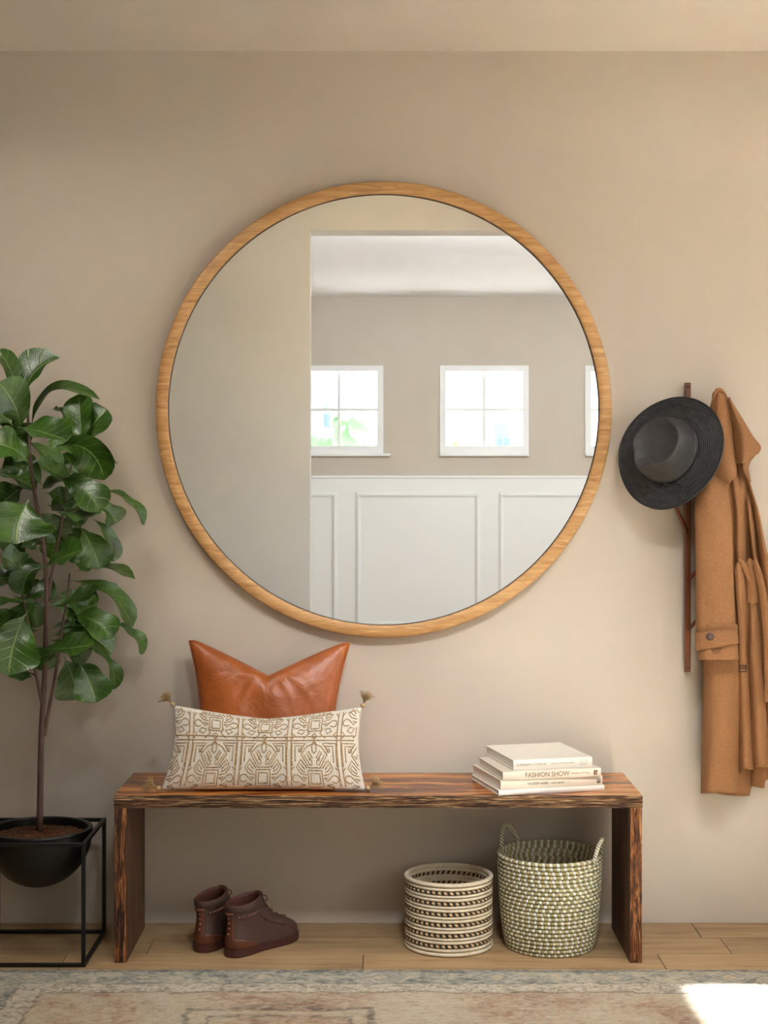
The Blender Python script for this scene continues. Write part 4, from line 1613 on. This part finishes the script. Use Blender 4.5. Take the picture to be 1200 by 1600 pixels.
# ------------------------------------------------------------------ shoes
def shoe(label, hx, hy, ang, mirror, zipside):
    """high-top shoe: heel at (hx, hy), toe towards ang; mirror flips left and right"""
    root = thing('ankle_boot', label, 'shoe', (hx, hy, 0), ang, 'pair of brown ankle boots under the bench')
    L = 0.262

    def halfw(x):
        t = x / L
        inn = smooth_tab([(0, .0), (.02, .017), (.08, .030), (.2, .035), (.4, .034), (.6, .042), (.72, .046), (.85, .041), (.94, .028), (.985, .013), (1, 0)], t)
        return inn

    def foot_ring(x0, x1, ws, n=48, y0=0.0):
        """closed outline from x0 to x1 whose half width follows the foot, times ws"""
        pts = []
        for j in range(n):
            a = 2 * pi * j / n
            c = (1 - cos(a)) / 2
            s_ = 1 if a <= pi else -1
            # cosine spacing towards both ends
            x = x0 + (x1 - x0) * c
            pts.append((x, s_ * (1 if not mirror else -1), c))
        return pts

    def ring(x0, x1, z_fun, wf, n=48):
        out = []
        for j in range(n):
            a = 2 * pi * j / n
            c = (1 - cos(a)) / 2
            x = x0 + (x1 - x0) * c
            sgn = 1 if a <= pi else -1
            w = wf(c)
            y = w * sgn * (-1 if mirror else 1)
            out.append((x, y, z_fun(x)))
        return out

    def oval(wmax, wide):
        """half width along c: foot (wide=0) to ankle oval (wide=1)"""
        def f(c):
            foot = halfw(c * L) / .046
            ov = sqrt(max(0, 1 - (2 * c - 1) ** 2)) * (1 - .08 * c)
            return wmax * (foot * (1 - wide) + ov * wide)
        return f
    # sole
    m = MB()
    rows = []
    for z_, g in ((0.0, .96), (.002, 1.0), (.009, 1.02), (.010, 1.00), (.013, 1.025), (.022, 1.01)):
        rows.append(ring(-.004, L + .004, lambda x, z_=z_: z_ * (1 + .0 * x), oval(.047 * g, 0), 56))
    m.grid(rows, closed_u=True)
    m.f.append(tuple(range(56))); m.m.append(0)
    m.f.append(tuple(5 * 56 + j for j in range(56))); m.m.append(0)
    sharp(m.build('sole', SHOE_SOLE, root), 50)
    # upper, from sole to collar
    LEV = [  # z, x0, x1, wmax, ankle
        (.020, .001, .261, .0450, .0), (.032, .000, .262, .0455, .0), (.045, .000, .256, .0445, .05), (.056, .002, .240, .0430, .15),
        (.066, .004, .215, .0415, .35), (.077, .006, .188, .0400, .6), (.090, .006, .164, .0385, .85), (.104, .005, .143, .0380, 1), (.118, .003, .128, .0385, 1), (.130, .001, .119, .0390, 1), (.140, -.001, .114, .0395, 1)]

    def lev(z):
        return [smooth_tab([(q[0], q[k]) for q in LEV], z) for k in range(1, 5)]

    def zt(z):
        k = max(0.0, (z - .085) / .055)
        return lambda x: z + k * (.020 * x / .13 - .006 + .010 * abs(x / .065 - 1) ** 2 * .4)
    m = MB()
    rows = []
    for q in range(34):
        z = .020 + .120 * q / 33
        x0, x1, w, an = lev(z)
        if z > .118:           # padded collar
            w += .0022 * sin(pi * (z - .118) / .022)
            x0 -= .002 * sin(pi * (z - .118) / .022)
        if .114 < z < .119:
            w -= .0008
        rows.append(ring(x0, x1, zt(z), oval(w, an), 56))
    m.grid(rows, closed_u=True)
    m.build('upper', SHOE, root)
    # lining
    m = MB()
    rows = []
    for q, (dz, ins) in enumerate(((0, 0), (.003, .0018), (.0025, .004), (-.004, .006), (-.02, .006), (-.05, .005), (-.085, .004), (-.095, .02))):
        z = .140 + dz
        x0, x1, w, an = lev(min(z, .140))
        rows.append(ring(x0 + ins, x1 - ins, zt(z), oval(max(.004, w - ins), an), 56))
    m.grid(rows, closed_u=True)
    k0 = len(rows) - 1
    m.f.append(tuple(k0 * 56 + j for j in range(56))); m.m.append(0)
    m.build('lining', SHOE_LINING, root)

    def side_pt(x, z, sgn, off=.001):
        """the point of the upper at length x, height z on one side"""
        x0, x1, w, an = lev(z)
        c = max(0, min(1, (x - x0) / (x1 - x0)))
        y = oval(w, an)(c) + off
        return Vector((x, y * sgn * (-1 if mirror else 1), zt(z)(x)))

    def surf(c, z, sgn, off=.001):
        x0, x1, w, an = lev(z)
        f = oval(w, an)
        e_ = .004
        x = x0 + (x1 - x0) * c
        y = f(c)
        c2 = min(1, c + e_)
        c1 = max(0, c - e_)
        dx, dy = (c2 - c1) * (x1 - x0), f(c2) - f(c1)
        n_ = Vector((-dy, dx, 0))
        n_.normalize()
        return Vector((x + n_.x * off, (y + n_.y * off) * sgn * (-1 if mirror else 1), zt(z)(x)))
    # heel counter
    m = MB()
    rows = []
    for q in range(9):
        t = q / 8
        row = []
        for j in range(-16, 17):
            s_ = 1 if j >= 0 else -1
            c = .30 * (abs(j) / 16) ** 1.6
            zmax = .052 - .022 * (abs(j) / 16) ** 2.2
            z = .0215 + (zmax - .0215) * t
            row.append(surf(c, z, s_, .0016 if 0 < q < 8 and abs(j) < 16 else .0002))
        rows.append(row)
    m.grid(rows)
    m.build('heel_counter', SHOE_TRIM, root)
    # heel strap and studs
    m = MB()
    rows = []
    for q in range(15):
        z = .050 + .071 * q / 14
        rows.append([surf(.022 * abs(j) ** 2, z, 1 if j >= 0 else -1, .0026 if abs(j) < 1 else .0002) for j in (-1, -.9, -.5, -.01, .01, .5, .9, 1)])
    m.grid(rows)
    z = .118
    m.tube([surf(.03, z, -1, .002), surf(.0, z, -1, .006), surf(.0, z, 1, .006), surf(.03, z, 1, .002)], .0042, 8)
    m.build('heel_strap', SHOE_TRIM, root)
    for q in range(4):
        m = MB()
        m.ball(surf(0, .062 + .0145 * q, 1, .0026), .0040, 8, 6)
        m.build('heel_stud', STUD, root)
    for sgn in (1, -1):
        if sgn == zipside:
            continue
        for q in range(8):
            t = q / 7
            m = MB()
            m.ball(surf(.10 + .42 * t, .108 + .003 * t, sgn, .0008), .0036, 8, 6)
            m.build('side_stud', STUD, root)
    # side seam of crossed stitching from ankle to toe
    for sgn in (1, -1):
        m = MB()
        if sgn != zipside:
            for q in range(14):
                t = q / 13
                z = .106 - .062 * t ** .8
                c = .57 + .24 * t ** 1.1
                p, p2 = surf(c, z, sgn, .001), surf(c + .012, z + .007, sgn, .001)
                m.tube([p, (p + p2) / 2 + Vector((0, 0, .0006)), p2], .0019, 5)
            m.build('side_stitching', SHOE_TRIM, root)
        else:
            pts = [surf(.50, .030 + .105 * k / 20, sgn, .0008) for k in range(21)]
            m.tube(pts, .0020, 6)
            m.ball(pts[-1], .0035, 8, 6)
            m.build('zip', SHOE_LINING, root)
    # tongue
    m = MB()
    rows = []
    for q in range(11):
        t = q / 10
        z = .075 + .068 * t
        x0, x1, w, an = lev(min(z, .140))
        xx = x1 - .004 + (.006 * t)
        zz = zt(z)(xx)
        hw_ = .021 * (1 - .25 * t ** 4)
        rows.append([(xx + .003 - 9 * (hw_ * s_) ** 2, hw_ * s_, zz - .004 * abs(s_) ** 3) for s_ in (-1, -.8, -.5, -.2, .2, .5, .8, 1)])
    back = [[(p[0] - .004, p[1], p[2]) for p in r] for r in rows]
    m.grid(rows)
    m.grid(back, flip=True)
    m.grid([rows[-1], back[-1]])
    m.grid([[r[0] for r in rows], [r[0] for r in back]])
    m.grid([[r[-1] for r in rows], [r[-1] for r in back]])
    m.build('tongue', SHOE, root)
    # laces
    m = MB()
    for q in range(6):
        z = .066 + .0125 * q
        a_, b_ = surf(.90 - .02 * q, z, 1, .002), surf(.90 - .02 * q, z, -1, .002)
        x0, x1, w, an = lev(z)
        mid_ = Vector((x1 + .006, 0, zt(z)(x1) + .002))
        m.tube([a_, (a_ + mid_) / 2 + Vector((.003, 0, .001)), mid_, (b_ + mid_) / 2 + Vector((.003, 0, .001)), b_], .0018, 6)
    kz = .128
    x0, x1, w, an = lev(kz)
    kp = Vector((x1 + .007, 0, zt(kz)(x1) + .003))
    m.ball(kp, .0045, 8, 6)
    for sg in (1, -1):
        pts = [kp + Vector((.004 * sin(pi * t) + .001, sg * .020 * sin(pi * t) * (1), -.013 * t + .004 * sin(2 * pi * t))) for t in [k / 10 for k in range(11)]]
        m.tube(pts, .0016, 6)
    m.build('laces', LACE, root)
    return root


shoe('brown ankle boot with studded side seam, nearest the camera of the pair', -.4255 + .018, -.350 + .022, radians(50), False, 1)
shoe('brown ankle boot with side zip, half hidden behind its mate', -.512 + .020, -.310 + .025, radians(63), True, -1)

# ------------------------------------------------------------------ coat rack
rk = thing('coat_rack', 'slim copper-brown wall coat rack behind the hat and coat', 'coat rack', (.87, -.012, 1.16))
m = MB()
RKY = -.024
a, b = P(1074.5, 598, RKY), P(1074.5, 1050, RKY)
w_ = .0085
m.box((a.x - w_, RKY - .006, b.z), (a.x + w_, RKY + .006, a.z))
bevel(m.build('rail', COPPER, rk, smooth=False), .002)
for q, (p0, p1) in enumerate((((1074, 832), (1052, 784)), ((1076, 906), (1090, 891)), ((1076, 983), (1090, 968)), ((1075, 690), (1104, 652)))):
    A = P(p0[0], p0[1], RKY - .003)
    B = P(p1[0], p1[1], RKY - (.050 if q in (0, 3) else .018))
    C_ = A + (B - A) * (2.0 if q == 0 else 1.35 if q == 3 else 1.1)
    m = MB()
    m.tube([A, B, C_], .0055, 8)
    m.ball(C_, .0062, 10, 6)
    m.build('hook', COPPER, rk)
for zz in (a.z - .012, b.z + .012):
    m = MB()
    m.ball((a.x, RKY - .0068, zz), .0035, 10, 6, sc=(1, .5, 1))
    m.tube([(a.x, RKY - .006, zz), (a.x, -.001, zz)], .003, 8)
    m.build('screw', SCREW, rk)

# ------------------------------------------------------------------ hat
hc = P(1049, 708, -.128)
nx_ = Vector((-.54, -.81, .22)).normalized()
down = Vector((-.62, 0, -.78))
fy = (down - nx_ * down.dot(nx_)).normalized()       # the front of the crown points down-left
fx = fy.cross(nx_).normalized()
hat = bpy.data.objects.new('fedora_hat', None)
COL.objects.link(hat)
tag(hat, 'charcoal wide-brimmed straw hat hanging on the coat rack', 'hat')
hat.rotation_euler = Matrix((fx, fy, nx_)).transposed().to_euler()
hat.location = hc
CA, CB = .080, .094            # half width and half length of the head opening
# brim: one spiral turn, its end lapping over its start
m = MB()
NB = 128
a0 = radians(103)


def brim(t, r, under):
    """t along the turn (0..1.02), r 0..1 from the crown to the edge"""
    a = a0 + 2 * pi * t
    ca, sa = cos(a), sin(a)
    ri = 1 / sqrt((ca / CA) ** 2 + (sa / CB) ** 2)
    ro = 1 / sqrt((ca / .152) ** 2 + (sa / .166) ** 2)
    rr = ri * .97 + (ro - ri * .97) * r
    z = .004 + .012 * abs(ca) ** 2 * r ** 2 - .010 * max(0, sa) ** 2 * r ** 2 + .003 * sin(3 * a) * r
    z += .014 * max(0, (t - .88) / .15) ** 1.5 * r
    return (rr * ca, rr * sa, z - (.0028 if under else 0))


for un in (False, True):
    rows = [[brim(1.03 * j / NB, i / 14, un) for j in range(NB + 1)] for i in range(15)]
    m.grid(rows, flip=un)
m.grid([[brim(1.03 * j / NB, 1, False) for j in range(NB + 1)], [brim(1.03 * j / NB, 1, True) for j in range(NB + 1)]])
for t in (0, 1.03):
    m.grid([[brim(t, i / 14, False) for i in range(15)], [brim(t, i / 14, True) for i in range(15)]])
m.build('brim', HAT, hat)
m = MB()
m.tube([tuple(Vector(brim(1.03 * j / NB, 1, False)) + Vector((0, 0, -.0012))) for j in range(NB + 1)], .0024, 8)
m.build('brim_edge', HAT_BAND, hat)
# crown
m = MB()
NC = 96


def crown(a, zf):
    """zf 0..1 up the side"""
    ca, sa = cos(a), sin(a)
    tp = smooth_tab([(0, 1.0), (.3, .985), (.6, .945), (.85, .895), (1, .85)], zf)
    r = tp / sqrt((ca / CA) ** 2 + (sa / CB) ** 2)
    da = (a - pi / 2 + pi) % (2 * pi) - pi           # 0 at the front
    pin = math.exp(-((abs(da) - .62) / .36) ** 2)
    r *= 1 - .15 * pin * zf ** 1.6
    r *= 1 + .05 * math.exp(-(da / .25) ** 2) * zf ** 2
    hgt = .112 + .010 * max(0, sa) - .006 * max(0, -sa)
    return (r * ca, r * sa, .004 + hgt * (1 - (1 - zf) ** 1.08) if zf < 1 else .004 + hgt)


rows = []
for i in range(17):
    zf = i / 16
    rows.append([crown(2 * pi * j / NC, zf) for j in range(NC)])
# top: a rounded rim, then a teardrop dent
for s_, dz in ((.975, .0030), (.94, .0042), (.88, .0030), (.78, -.001), (.64, -.006), (.48, -.009), (.3, -.010), (.12, -.010), (.005, -.010)):
    rows.append([(crown(2 * pi * j / NC, 1)[0] * s_, crown(2 * pi * j / NC, 1)[1] * s_ + .006 * (1 - s_), crown(2 * pi * j / NC, 1)[2] * s_ + .118 * (1 - s_) + dz) for j in range(NC)])
m.grid(rows, closed_u=True)
o = m.build('crown', FELT, hat)
m = MB()
rows = [[tuple(Vector((p[0] * s_, p[1] * s_, z_))) for p in [crown(2 * pi * j / NC, .2) for j in range(NC)]] for s_, z_ in ((1.005, .0045), (1.032, .006), (1.026, .020), (1.012, .028), (.99, .029))]
m.grid(rows, closed_u=True)
m.build('hat_band', HAT_BAND, hat)
# cord bow lying on the brim near the lap
m = MB()
ca0 = radians(120)


def onb(a, r, dz=.003):
    t = ((a - a0) / (2 * pi)) % 1.0
    p = Vector(brim(t, r, False))
    p.z += dz
    return tuple(p)


pts = [onb(ca0 - .04, .03, .010), onb(ca0 + .06, .10), onb(ca0 + .22, .15), onb(ca0 + .38, .25), onb(ca0 + .46, .40), onb(ca0 + .43, .58)]
ts = [i / (len(pts) - 1) for i in range(len(pts))]
cur = [tuple(smooth_tab(list(zip(ts, [p[k] for p in pts])), i / 24) for k in range(3)) for i in range(25)]
m.tube(cur, .0034, 8)
m.ball(onb(ca0 - .03, .05, .008), .006, 10, 6)
m.tube([onb(ca0 - .04, .05, .008), onb(ca0 - .10, .14, .005), onb(ca0 - .12, .24, .004)], .0026, 8)
m.build('cord', HAT_BAND, hat)

# ------------------------------------------------------------------ coat
coat = thing('wool_coat', 'long camel wool coat with belt hanging on the rack at right', 'coat', (1.0, -.10, .40))


def sheet(name, rows_px, mat, parent, thick=.0030, n=28, k=14, bulge=None, mb=None):
    """cloth between edge lines: rows_px is a list of lines (left to right), each a list of (px, py, y); both ways smooth"""
    m = mb or MB()
    lines = []
    for line in rows_px:
        ts = [i / (len(line) - 1) for i in range(len(line))]
        lines.append([[smooth_tab(list(zip(ts, [q[c] for q in line])), i / n) for c in range(3)] for i in range(n + 1)])
    us = [i / (len(lines) - 1) for i in range(len(lines))]
    grid_ = []
    for i in range(n + 1):
        row = []
        for j in range(k + 1):
            u = j / k
            q = [smooth_tab(list(zip(us, [ln[i][c] for ln in lines])), u) for c in range(3)]
            if bulge:
                q[2] -= bulge * sin(pi * u)
            row.append(P(*q))
        grid_.append(row)
    # give it its thickness away from the viewer
    nb = []
    for i in range(n + 1):
        r2 = []
        for j in range(k + 1):
            a = grid_[min(i + 1, n)][j] - grid_[max(i - 1, 0)][j]
            b = grid_[i][min(j + 1, k)] - grid_[i][max(j - 1, 0)]
            nn = a.cross(b)
            nn = nn.normalized() if nn.length > 1e-9 else Vector((0, 1, 0))
            if nn.y < 0 and abs(nn.y) > .0:
                nn = -nn
            r2.append(grid_[i][j] + nn * thick)
        nb.append(r2)
    m.grid(grid_)
    m.grid(nb, flip=True)
    for e1, e2 in ((grid_[0], nb[0]), (grid_[-1], nb[-1]), ([r[0] for r in grid_], [r[0] for r in nb]), ([r[-1] for r in grid_], [r[-1] for r in nb])):
        m.grid([e1, e2])
    if mb is None:
        return sharp(m.build(name, mat, parent, merge=0.00005), 50)


def body_sheet(mb, edgeL, edgeR, hem, ridges, y0, top, NX=150, NY=110, droop=0.0):
    """draped cloth with tubular folds; ridges: (table py -> px centre, table py -> half width, depth amplitude)"""
    rows = []
    for i in range(NY + 1):
        t = i / NY
        row = []
        for j in range(NX + 1):
            u = j / NX
            pyt = top(u)
            py = pyt + (hem(u) - pyt) * t
            xl, xr = smooth_tab(edgeL, py), smooth_tab(edgeR, py)
            px = xl + (xr - xl) * u
            dep = 0.0
            for cx, hw_, amp in ridges:
                c, w, a = smooth_tab(cx, py), max(1, smooth_tab(hw_, py)), smooth_tab(amp, py)
                q = (px - c) / w
                if abs(q) < 1 and a > 0:
                    dep = max(dep, a * (1 - abs(q) ** 2.4) ** .6)
            # the side edges turn back to the wall
            ed = min(u, 1 - u)
            back = .012 * max(0, 1 - ed / .03) ** 2
            row.append(P(px, py, y0 - dep + back + .002 * sin(py / 31 + px / 9)))
        rows.append(row)
    mb.grid(rows)
    off = [[p + Vector((0, .004, 0)) for p in r] for r in rows]
    mb.grid(off, flip=True)
    mb.grid([rows[-1], off[-1]])
    mb.grid([rows[0], off[0]])
    mb.grid([[r[0] for r in rows], [r[0] for r in off]])
    mb.grid([[r[-1] for r in rows], [r[-1] for r in off]])


def T(*a):
    return list(a)


m = MB()
# front of the coat, from the shoulder to the hem
body_sheet(
    m,
    T((610, 1114), (660, 1108), (720, 1100), (800, 1096), (900, 1096), (1000, 1098), (1060, 1099), (1150, 1097), (1245, 1095)),
    T((610, 1130), (640, 1146), (700, 1156), (725, 1163), (760, 1174), (800, 1186), (850, 1196), (900, 1207), (960, 1216), (1100, 1226), (1245, 1232)),
    lambda u: smooth_tab([(0, 1240), (.20, 1239), (.42, 1237), (.43, 1222), (.47, 1203), (.60, 1203), (.64, 1199), (.8, 1199), (1, 1197)], u),
    [
        (T((640, 1128), (780, 1152), (870, 1156), (930, 1160), (1030, 1160)), T((640, 9), (780, 9), (930, 10), (1030, 9)), T((640, .02), (760, .050), (930, .046), (1000, .03), (1060, .0))),
        (T((740, 1162), (783, 1169), (870, 1179), (900, 1182)), T((740, 2), (783, 4.5), (870, 5), (910, 4)), T((760, 0), (785, .040), (870, .042), (930, .0))),
        (T((720, 1163), (780, 1182), (850, 1196), (920, 1206), (1000, 1212)), T((720, 5), (780, 9), (850, 13), (920, 16), (1000, 16)), T((720, .02), (780, .050), (920, .060), (1000, .05))),
        (T((690, 1150), (740, 1158), (790, 1163), (860, 1170)), T((690, 3), (740, 3), (790, 3), (860, 3)), T((690, .0), (730, .032), (790, .026), (850, .0))),
        (T((1000, 1127), (1100, 1127), (1240, 1123)), T((1000, 30), (1240, 29)), T((960, .035), (1040, .062), (1240, .066))),
        (T((1000, 1158), (1050, 1161), (1120, 1164), (1205, 1167)), T((1000, 9), (1120, 10), (1205, 11)), T((1000, .036), (1205, .044))),
        (T((930, 1174), (1000, 1178), (1100, 1184), (1200, 1191)), T((930, 8), (1000, 10), (1100, 13), (1200, 14)), T((900, 0), (940, .040), (1200, .054))),
        (T((1000, 1208), (1200, 1216)), T((1000, 12), (1200, 13)), T((1000, .04), (1200, .045))),
    ], -.062, lambda u: 612 + 14 * u)
m.build('coat_front', WOOL, coat, merge=.00005)
m = MB()
# back of the coat, seen below the front hem
body_sheet(
    m,
    T((640, 1116), (720, 1108), (900, 1104), (1100, 1110), (1245, 1112)),
    T((640, 1134), (700, 1150), (760, 1168), (850, 1190), (960, 1206), (1100, 1216), (1245, 1222)),
    lambda u: smooth_tab([(0, 1238), (.2, 1242), (.54, 1243), (.55, 1238), (.57, 1229), (.76, 1231), (.77, 1220), (1, 1215)], u),
    [(T((900, 1150), (1240, 1152)), T((900, 18), (1240, 21)), T((900, .02), (1240, .028))),
     (T((900, 1182), (1240, 1186)), T((900, 10), (1240, 12)), T((900, .01), (1240, .016)))],
    -.022, lambda u: 640 + 10 * u, 90, 60)
m.build('coat_back', WOOL, coat, merge=.00005)

# sleeve: a hanging tube in front
m = MB()
rows = []
NS = 30
SL = T((690, 1112), (730, 1101), (784, 1086), (830, 1086), (900, 1087), (985, 1087), (1010, 1089), (1031, 1091))
SR = T((690, 1119), (727, 1121), (748, 1137), (771, 1139), (814, 1143), (899, 1146), (985, 1150), (1010, 1153), (1031, 1155))
for i in range(61):
    py = 690 + (1031 - 690) * i / 60
    xl, xr = smooth_tab(SL, py), smooth_tab(SR, py)
    c, hw_ = (xl + xr) / 2, (xr - xl) / 2
    row = []
    for j in range(NS):
        a = 2 * pi * j / NS
        dpt_ = smooth_tab([(690, .012), (760, .028), (900, .036), (1031, .034)], py)
        bump_ = .004 * sin(py / 23 + 3 * a) * (1 - abs(cos(a))) + .003 * sin(2.2 * a + py / 47)
        yc = smooth_tab([(690, -.100), (760, -.122), (900, -.140), (1031, -.150)], py)
        row.append(P(c + hw_ * cos(a), py - 4 * (cos(a)) * (i / 60) * 0 , yc - (dpt_ + bump_) * abs(sin(a)) ** .8 * (1 if sin(a) >= 0 else -1)))
    rows.append(row)
m.grid(rows, closed_u=True)
inn = [[p + Vector((0, 0, .0)) for p in rows[-1]]]
ctr = sum((p for p in rows[-1]), Vector()) / NS
inn.append([ctr + (p - ctr) * .93 for p in rows[-1]])
inn.append([ctr + (p - ctr) * .92 + Vector((0, 0, .10)) for p in rows[-1]])
m.grid(inn, closed_u=True)
sleeve = m.build('sleeve', WOOL, coat)
# cuff strap around the sleeve, with its button
m = MB()
rows = []
for zoff, g in ((985, 1.0), (985.5, 1.10), (997, 1.13), (1009, 1.13), (1011, 1.10), (1011.5, 1.0)):
    row = []
    for j in range(48):
        a = 2 * pi * j / 48
        tilt = -5.5 * cos(a)
        py = zoff + tilt * smooth_tab([(985, .6), (1011, 1.0)], zoff)
        xl, xr = smooth_tab(SL, py), smooth_tab(SR, py)
        c, hw_ = (xl + xr) / 2, (xr - xl) / 2 * (1 + (g - 1) * .55)
        row.append(P(c + hw_ * cos(a), py, -.149 - (.0405 * g) * abs(sin(a)) ** .8 * (1 if sin(a) >= 0 else -1)))
    rows.append(row)
m.grid(rows, closed_u=True)
m.build('cuff_strap', WOOL, coat)
m = MB()
bc = P(1109.5, 994.5, -.190)
prof = [(.0001, .0058), (.005, .0055), (.0085, .0062), (.0108, .004), (.0112, .001), (.0105, -.001), (.0001, -.001)]
rows = [[(bc.x + r * cos(2 * pi * j / 24), bc.y - z_, bc.z + r * sin(2 * pi * j / 24)) for j in range(24)] for r, z_ in prof]
m.grid(rows, closed_u=True)
m.build('button', COAT_BUTTON, coat)

# shoulder flap and collar
sheet('shoulder_flap', [
    T((1117, 612, -.085), (1112, 640, -.100), (1107, 680, -.105), (1104, 715, -.118), (1112, 733, -.135), (1138, 758, -.166)),
    T((1122, 612, -.100), (1122, 650, -.124), (1124, 690, -.142), (1127, 720, -.160), (1133, 738, -.168), (1141, 754, -.172)),
    T((1131, 616, -.100), (1136, 650, -.122), (1140, 690, -.145), (1144, 715, -.160), (1147, 730, -.166), (1148, 746, -.168)),
    T((1137, 622, -.090), (1142, 650, -.100), (1146, 690, -.118), (1149, 715, -.132), (1151, 730, -.140), (1151.5, 741, -.150))], WOOL, coat, .004)
sheet('collar', [
    T((1137, 621, -.098), (1140, 640, -.106), (1145, 670, -.118), (1148, 700, -.128), (1150, 724, -.138)),
    T((1139, 621, -.112), (1147, 645, -.134), (1157, 675, -.152), (1159, 702, -.162), (1157, 724, -.160)),
    T((1140, 622, -.108), (1153, 647, -.130), (1171, 678, -.148), (1172, 700, -.160), (1161, 724, -.168)),
    T((1141, 623, -.096), (1158, 650, -.100), (1176, 680, -.104), (1189, 702, -.112), (1163, 723, -.160))], WOOL, coat, .004)
# its turned-back lower edge
sheet('collar_facing', [
    T((1189, 703, -.110), (1176, 711, -.120), (1164, 723, -.150), (1164, 736, -.142), (1171, 752, -.120)),
    T((1187, 706, -.104), (1175, 716, -.108), (1168, 727, -.118), (1168, 738, -.116), (1173, 752, -.112)),
    T((1184, 708, -.096), (1174, 720, -.096), (1170, 730, -.098), (1171, 740, -.098), (1174, 753, -.100))], WOOL, coat, .003)
# neck band looped over the hook
sheet('neck_band', [
    T((1109, 636, -.085), (1112, 625, -.092), (1116, 611, -.100), (1120, 606, -.102), (1127, 606.5, -.100), (1133, 612, -.094), (1137, 621, -.088)),
    T((1113, 640, -.080), (1115, 629, -.086), (1118, 619, -.094), (1122, 614, -.096), (1127, 613.5, -.094), (1131, 617, -.088), (1134, 624, -.082))], WOOL, coat, .004, k=6, bulge=.006)
# inside of the neck, in shade
sheet('collar_lining', [
    T((1112, 630, -.074), (1116, 618, -.080), (1124, 611, -.082), (1132, 615, -.078), (1136, 624, -.072)),
    T((1113, 642, -.070), (1118, 632, -.072), (1124, 626, -.072), (1130, 628, -.070), (1135, 634, -.068))], WOOL, coat, .003, k=6)

# belt: two hanging ends and a loop
bm1 = MB()
sheet('b', [
    T((1146, 896, -.118), (1149, 884, -.124), (1154, 873, -.132)),
    T((1150, 902, -.126), (1153, 890, -.134), (1156, 880, -.136)),
    T((1160, 902, -.126), (1160, 888, -.134), (1158, 876, -.134))], WOOL, coat, .003, n=10, k=6, mb=bm1)
sheet('b', [
    T((1148, 890, -.128), (1150, 920, -.124), (1153, 960, -.126), (1155.5, 1000, -.138), (1156.5, 1044, -.142)),
    T((1154, 878, -.140), (1156, 920, -.132), (1158.5, 960, -.132), (1160, 1000, -.142), (1161, 1044, -.146)),
    T((1162, 890, -.128), (1163, 920, -.124), (1163.5, 960, -.126), (1164, 1000, -.138), (1165, 1044, -.142))], WOOL, coat, .003, n=26, k=8, mb=bm1)
sheet('b', [
    T((1156, 876, -.140), (1161, 890, -.138), (1166, 901, -.134), (1173, 911, -.126)),
    T((1160, 875, -.142), (1166, 886, -.142), (1170, 898, -.136), (1173.5, 911, -.126)),
    T((1164, 879, -.136), (1169, 888, -.136), (1172, 899, -.132), (1174, 910, -.126))], WOOL, coat, .003, n=14, k=6, mb=bm1)
sheet('b', [
    T((1166, 879, -.118), (1167, 900, -.112), (1168, 920, -.110), (1169, 941, -.112)),
    T((1171, 872, -.126), (1174, 900, -.122), (1176, 920, -.118), (1177, 943, -.118)),
    T((1177, 876, -.120), (1180, 900, -.116), (1182, 920, -.112), (1184, 941, -.114))], WOOL, coat, .003, n=16, k=6, mb=bm1)
sheet('b', [
    T((1177, 879, -.132), (1181, 900, -.134), (1187, 930, -.134), (1191, 970, -.132), (1194, 1030, -.132), (1195, 1097, -.134)),
    T((1180, 871, -.136), (1187, 893, -.142), (1193, 930, -.142), (1197, 970, -.138), (1199.5, 1030, -.138), (1200.5, 1097, -.138)),
    T((1183, 875, -.130), (1191, 895, -.134), (1198, 930, -.134), (1202, 970, -.132), (1205, 1030, -.132), (1206, 1097, -.134))], WOOL, coat, .003, n=28, k=8, mb=bm1)
sharp(bm1.build('belt', WOOL, coat, merge=.00005), 50)
m = MB()
q0, q1 = P(1155, 1039, -.150), P(1166, 1050, -.150)
w_ = .0022
for (xa, za, xb, zb_) in ((q0.x, q1.z, q0.x + w_, q0.z), (q1.x - w_, q1.z, q1.x, q0.z), (q0.x, q1.z, q1.x, q1.z + w_), (q0.x, q0.z - w_, q1.x, q0.z), (q0.x + .006, (q0.z + q1.z) / 2 - .0012, q1.x, (q0.z + q1.z) / 2 + .0012)):
    m.box((xa, q0.y - .002, za), (xb, q0.y + .002, zb_))
bevel(m.build('buckle', BUCKLE, coat, smooth=False), .0006)
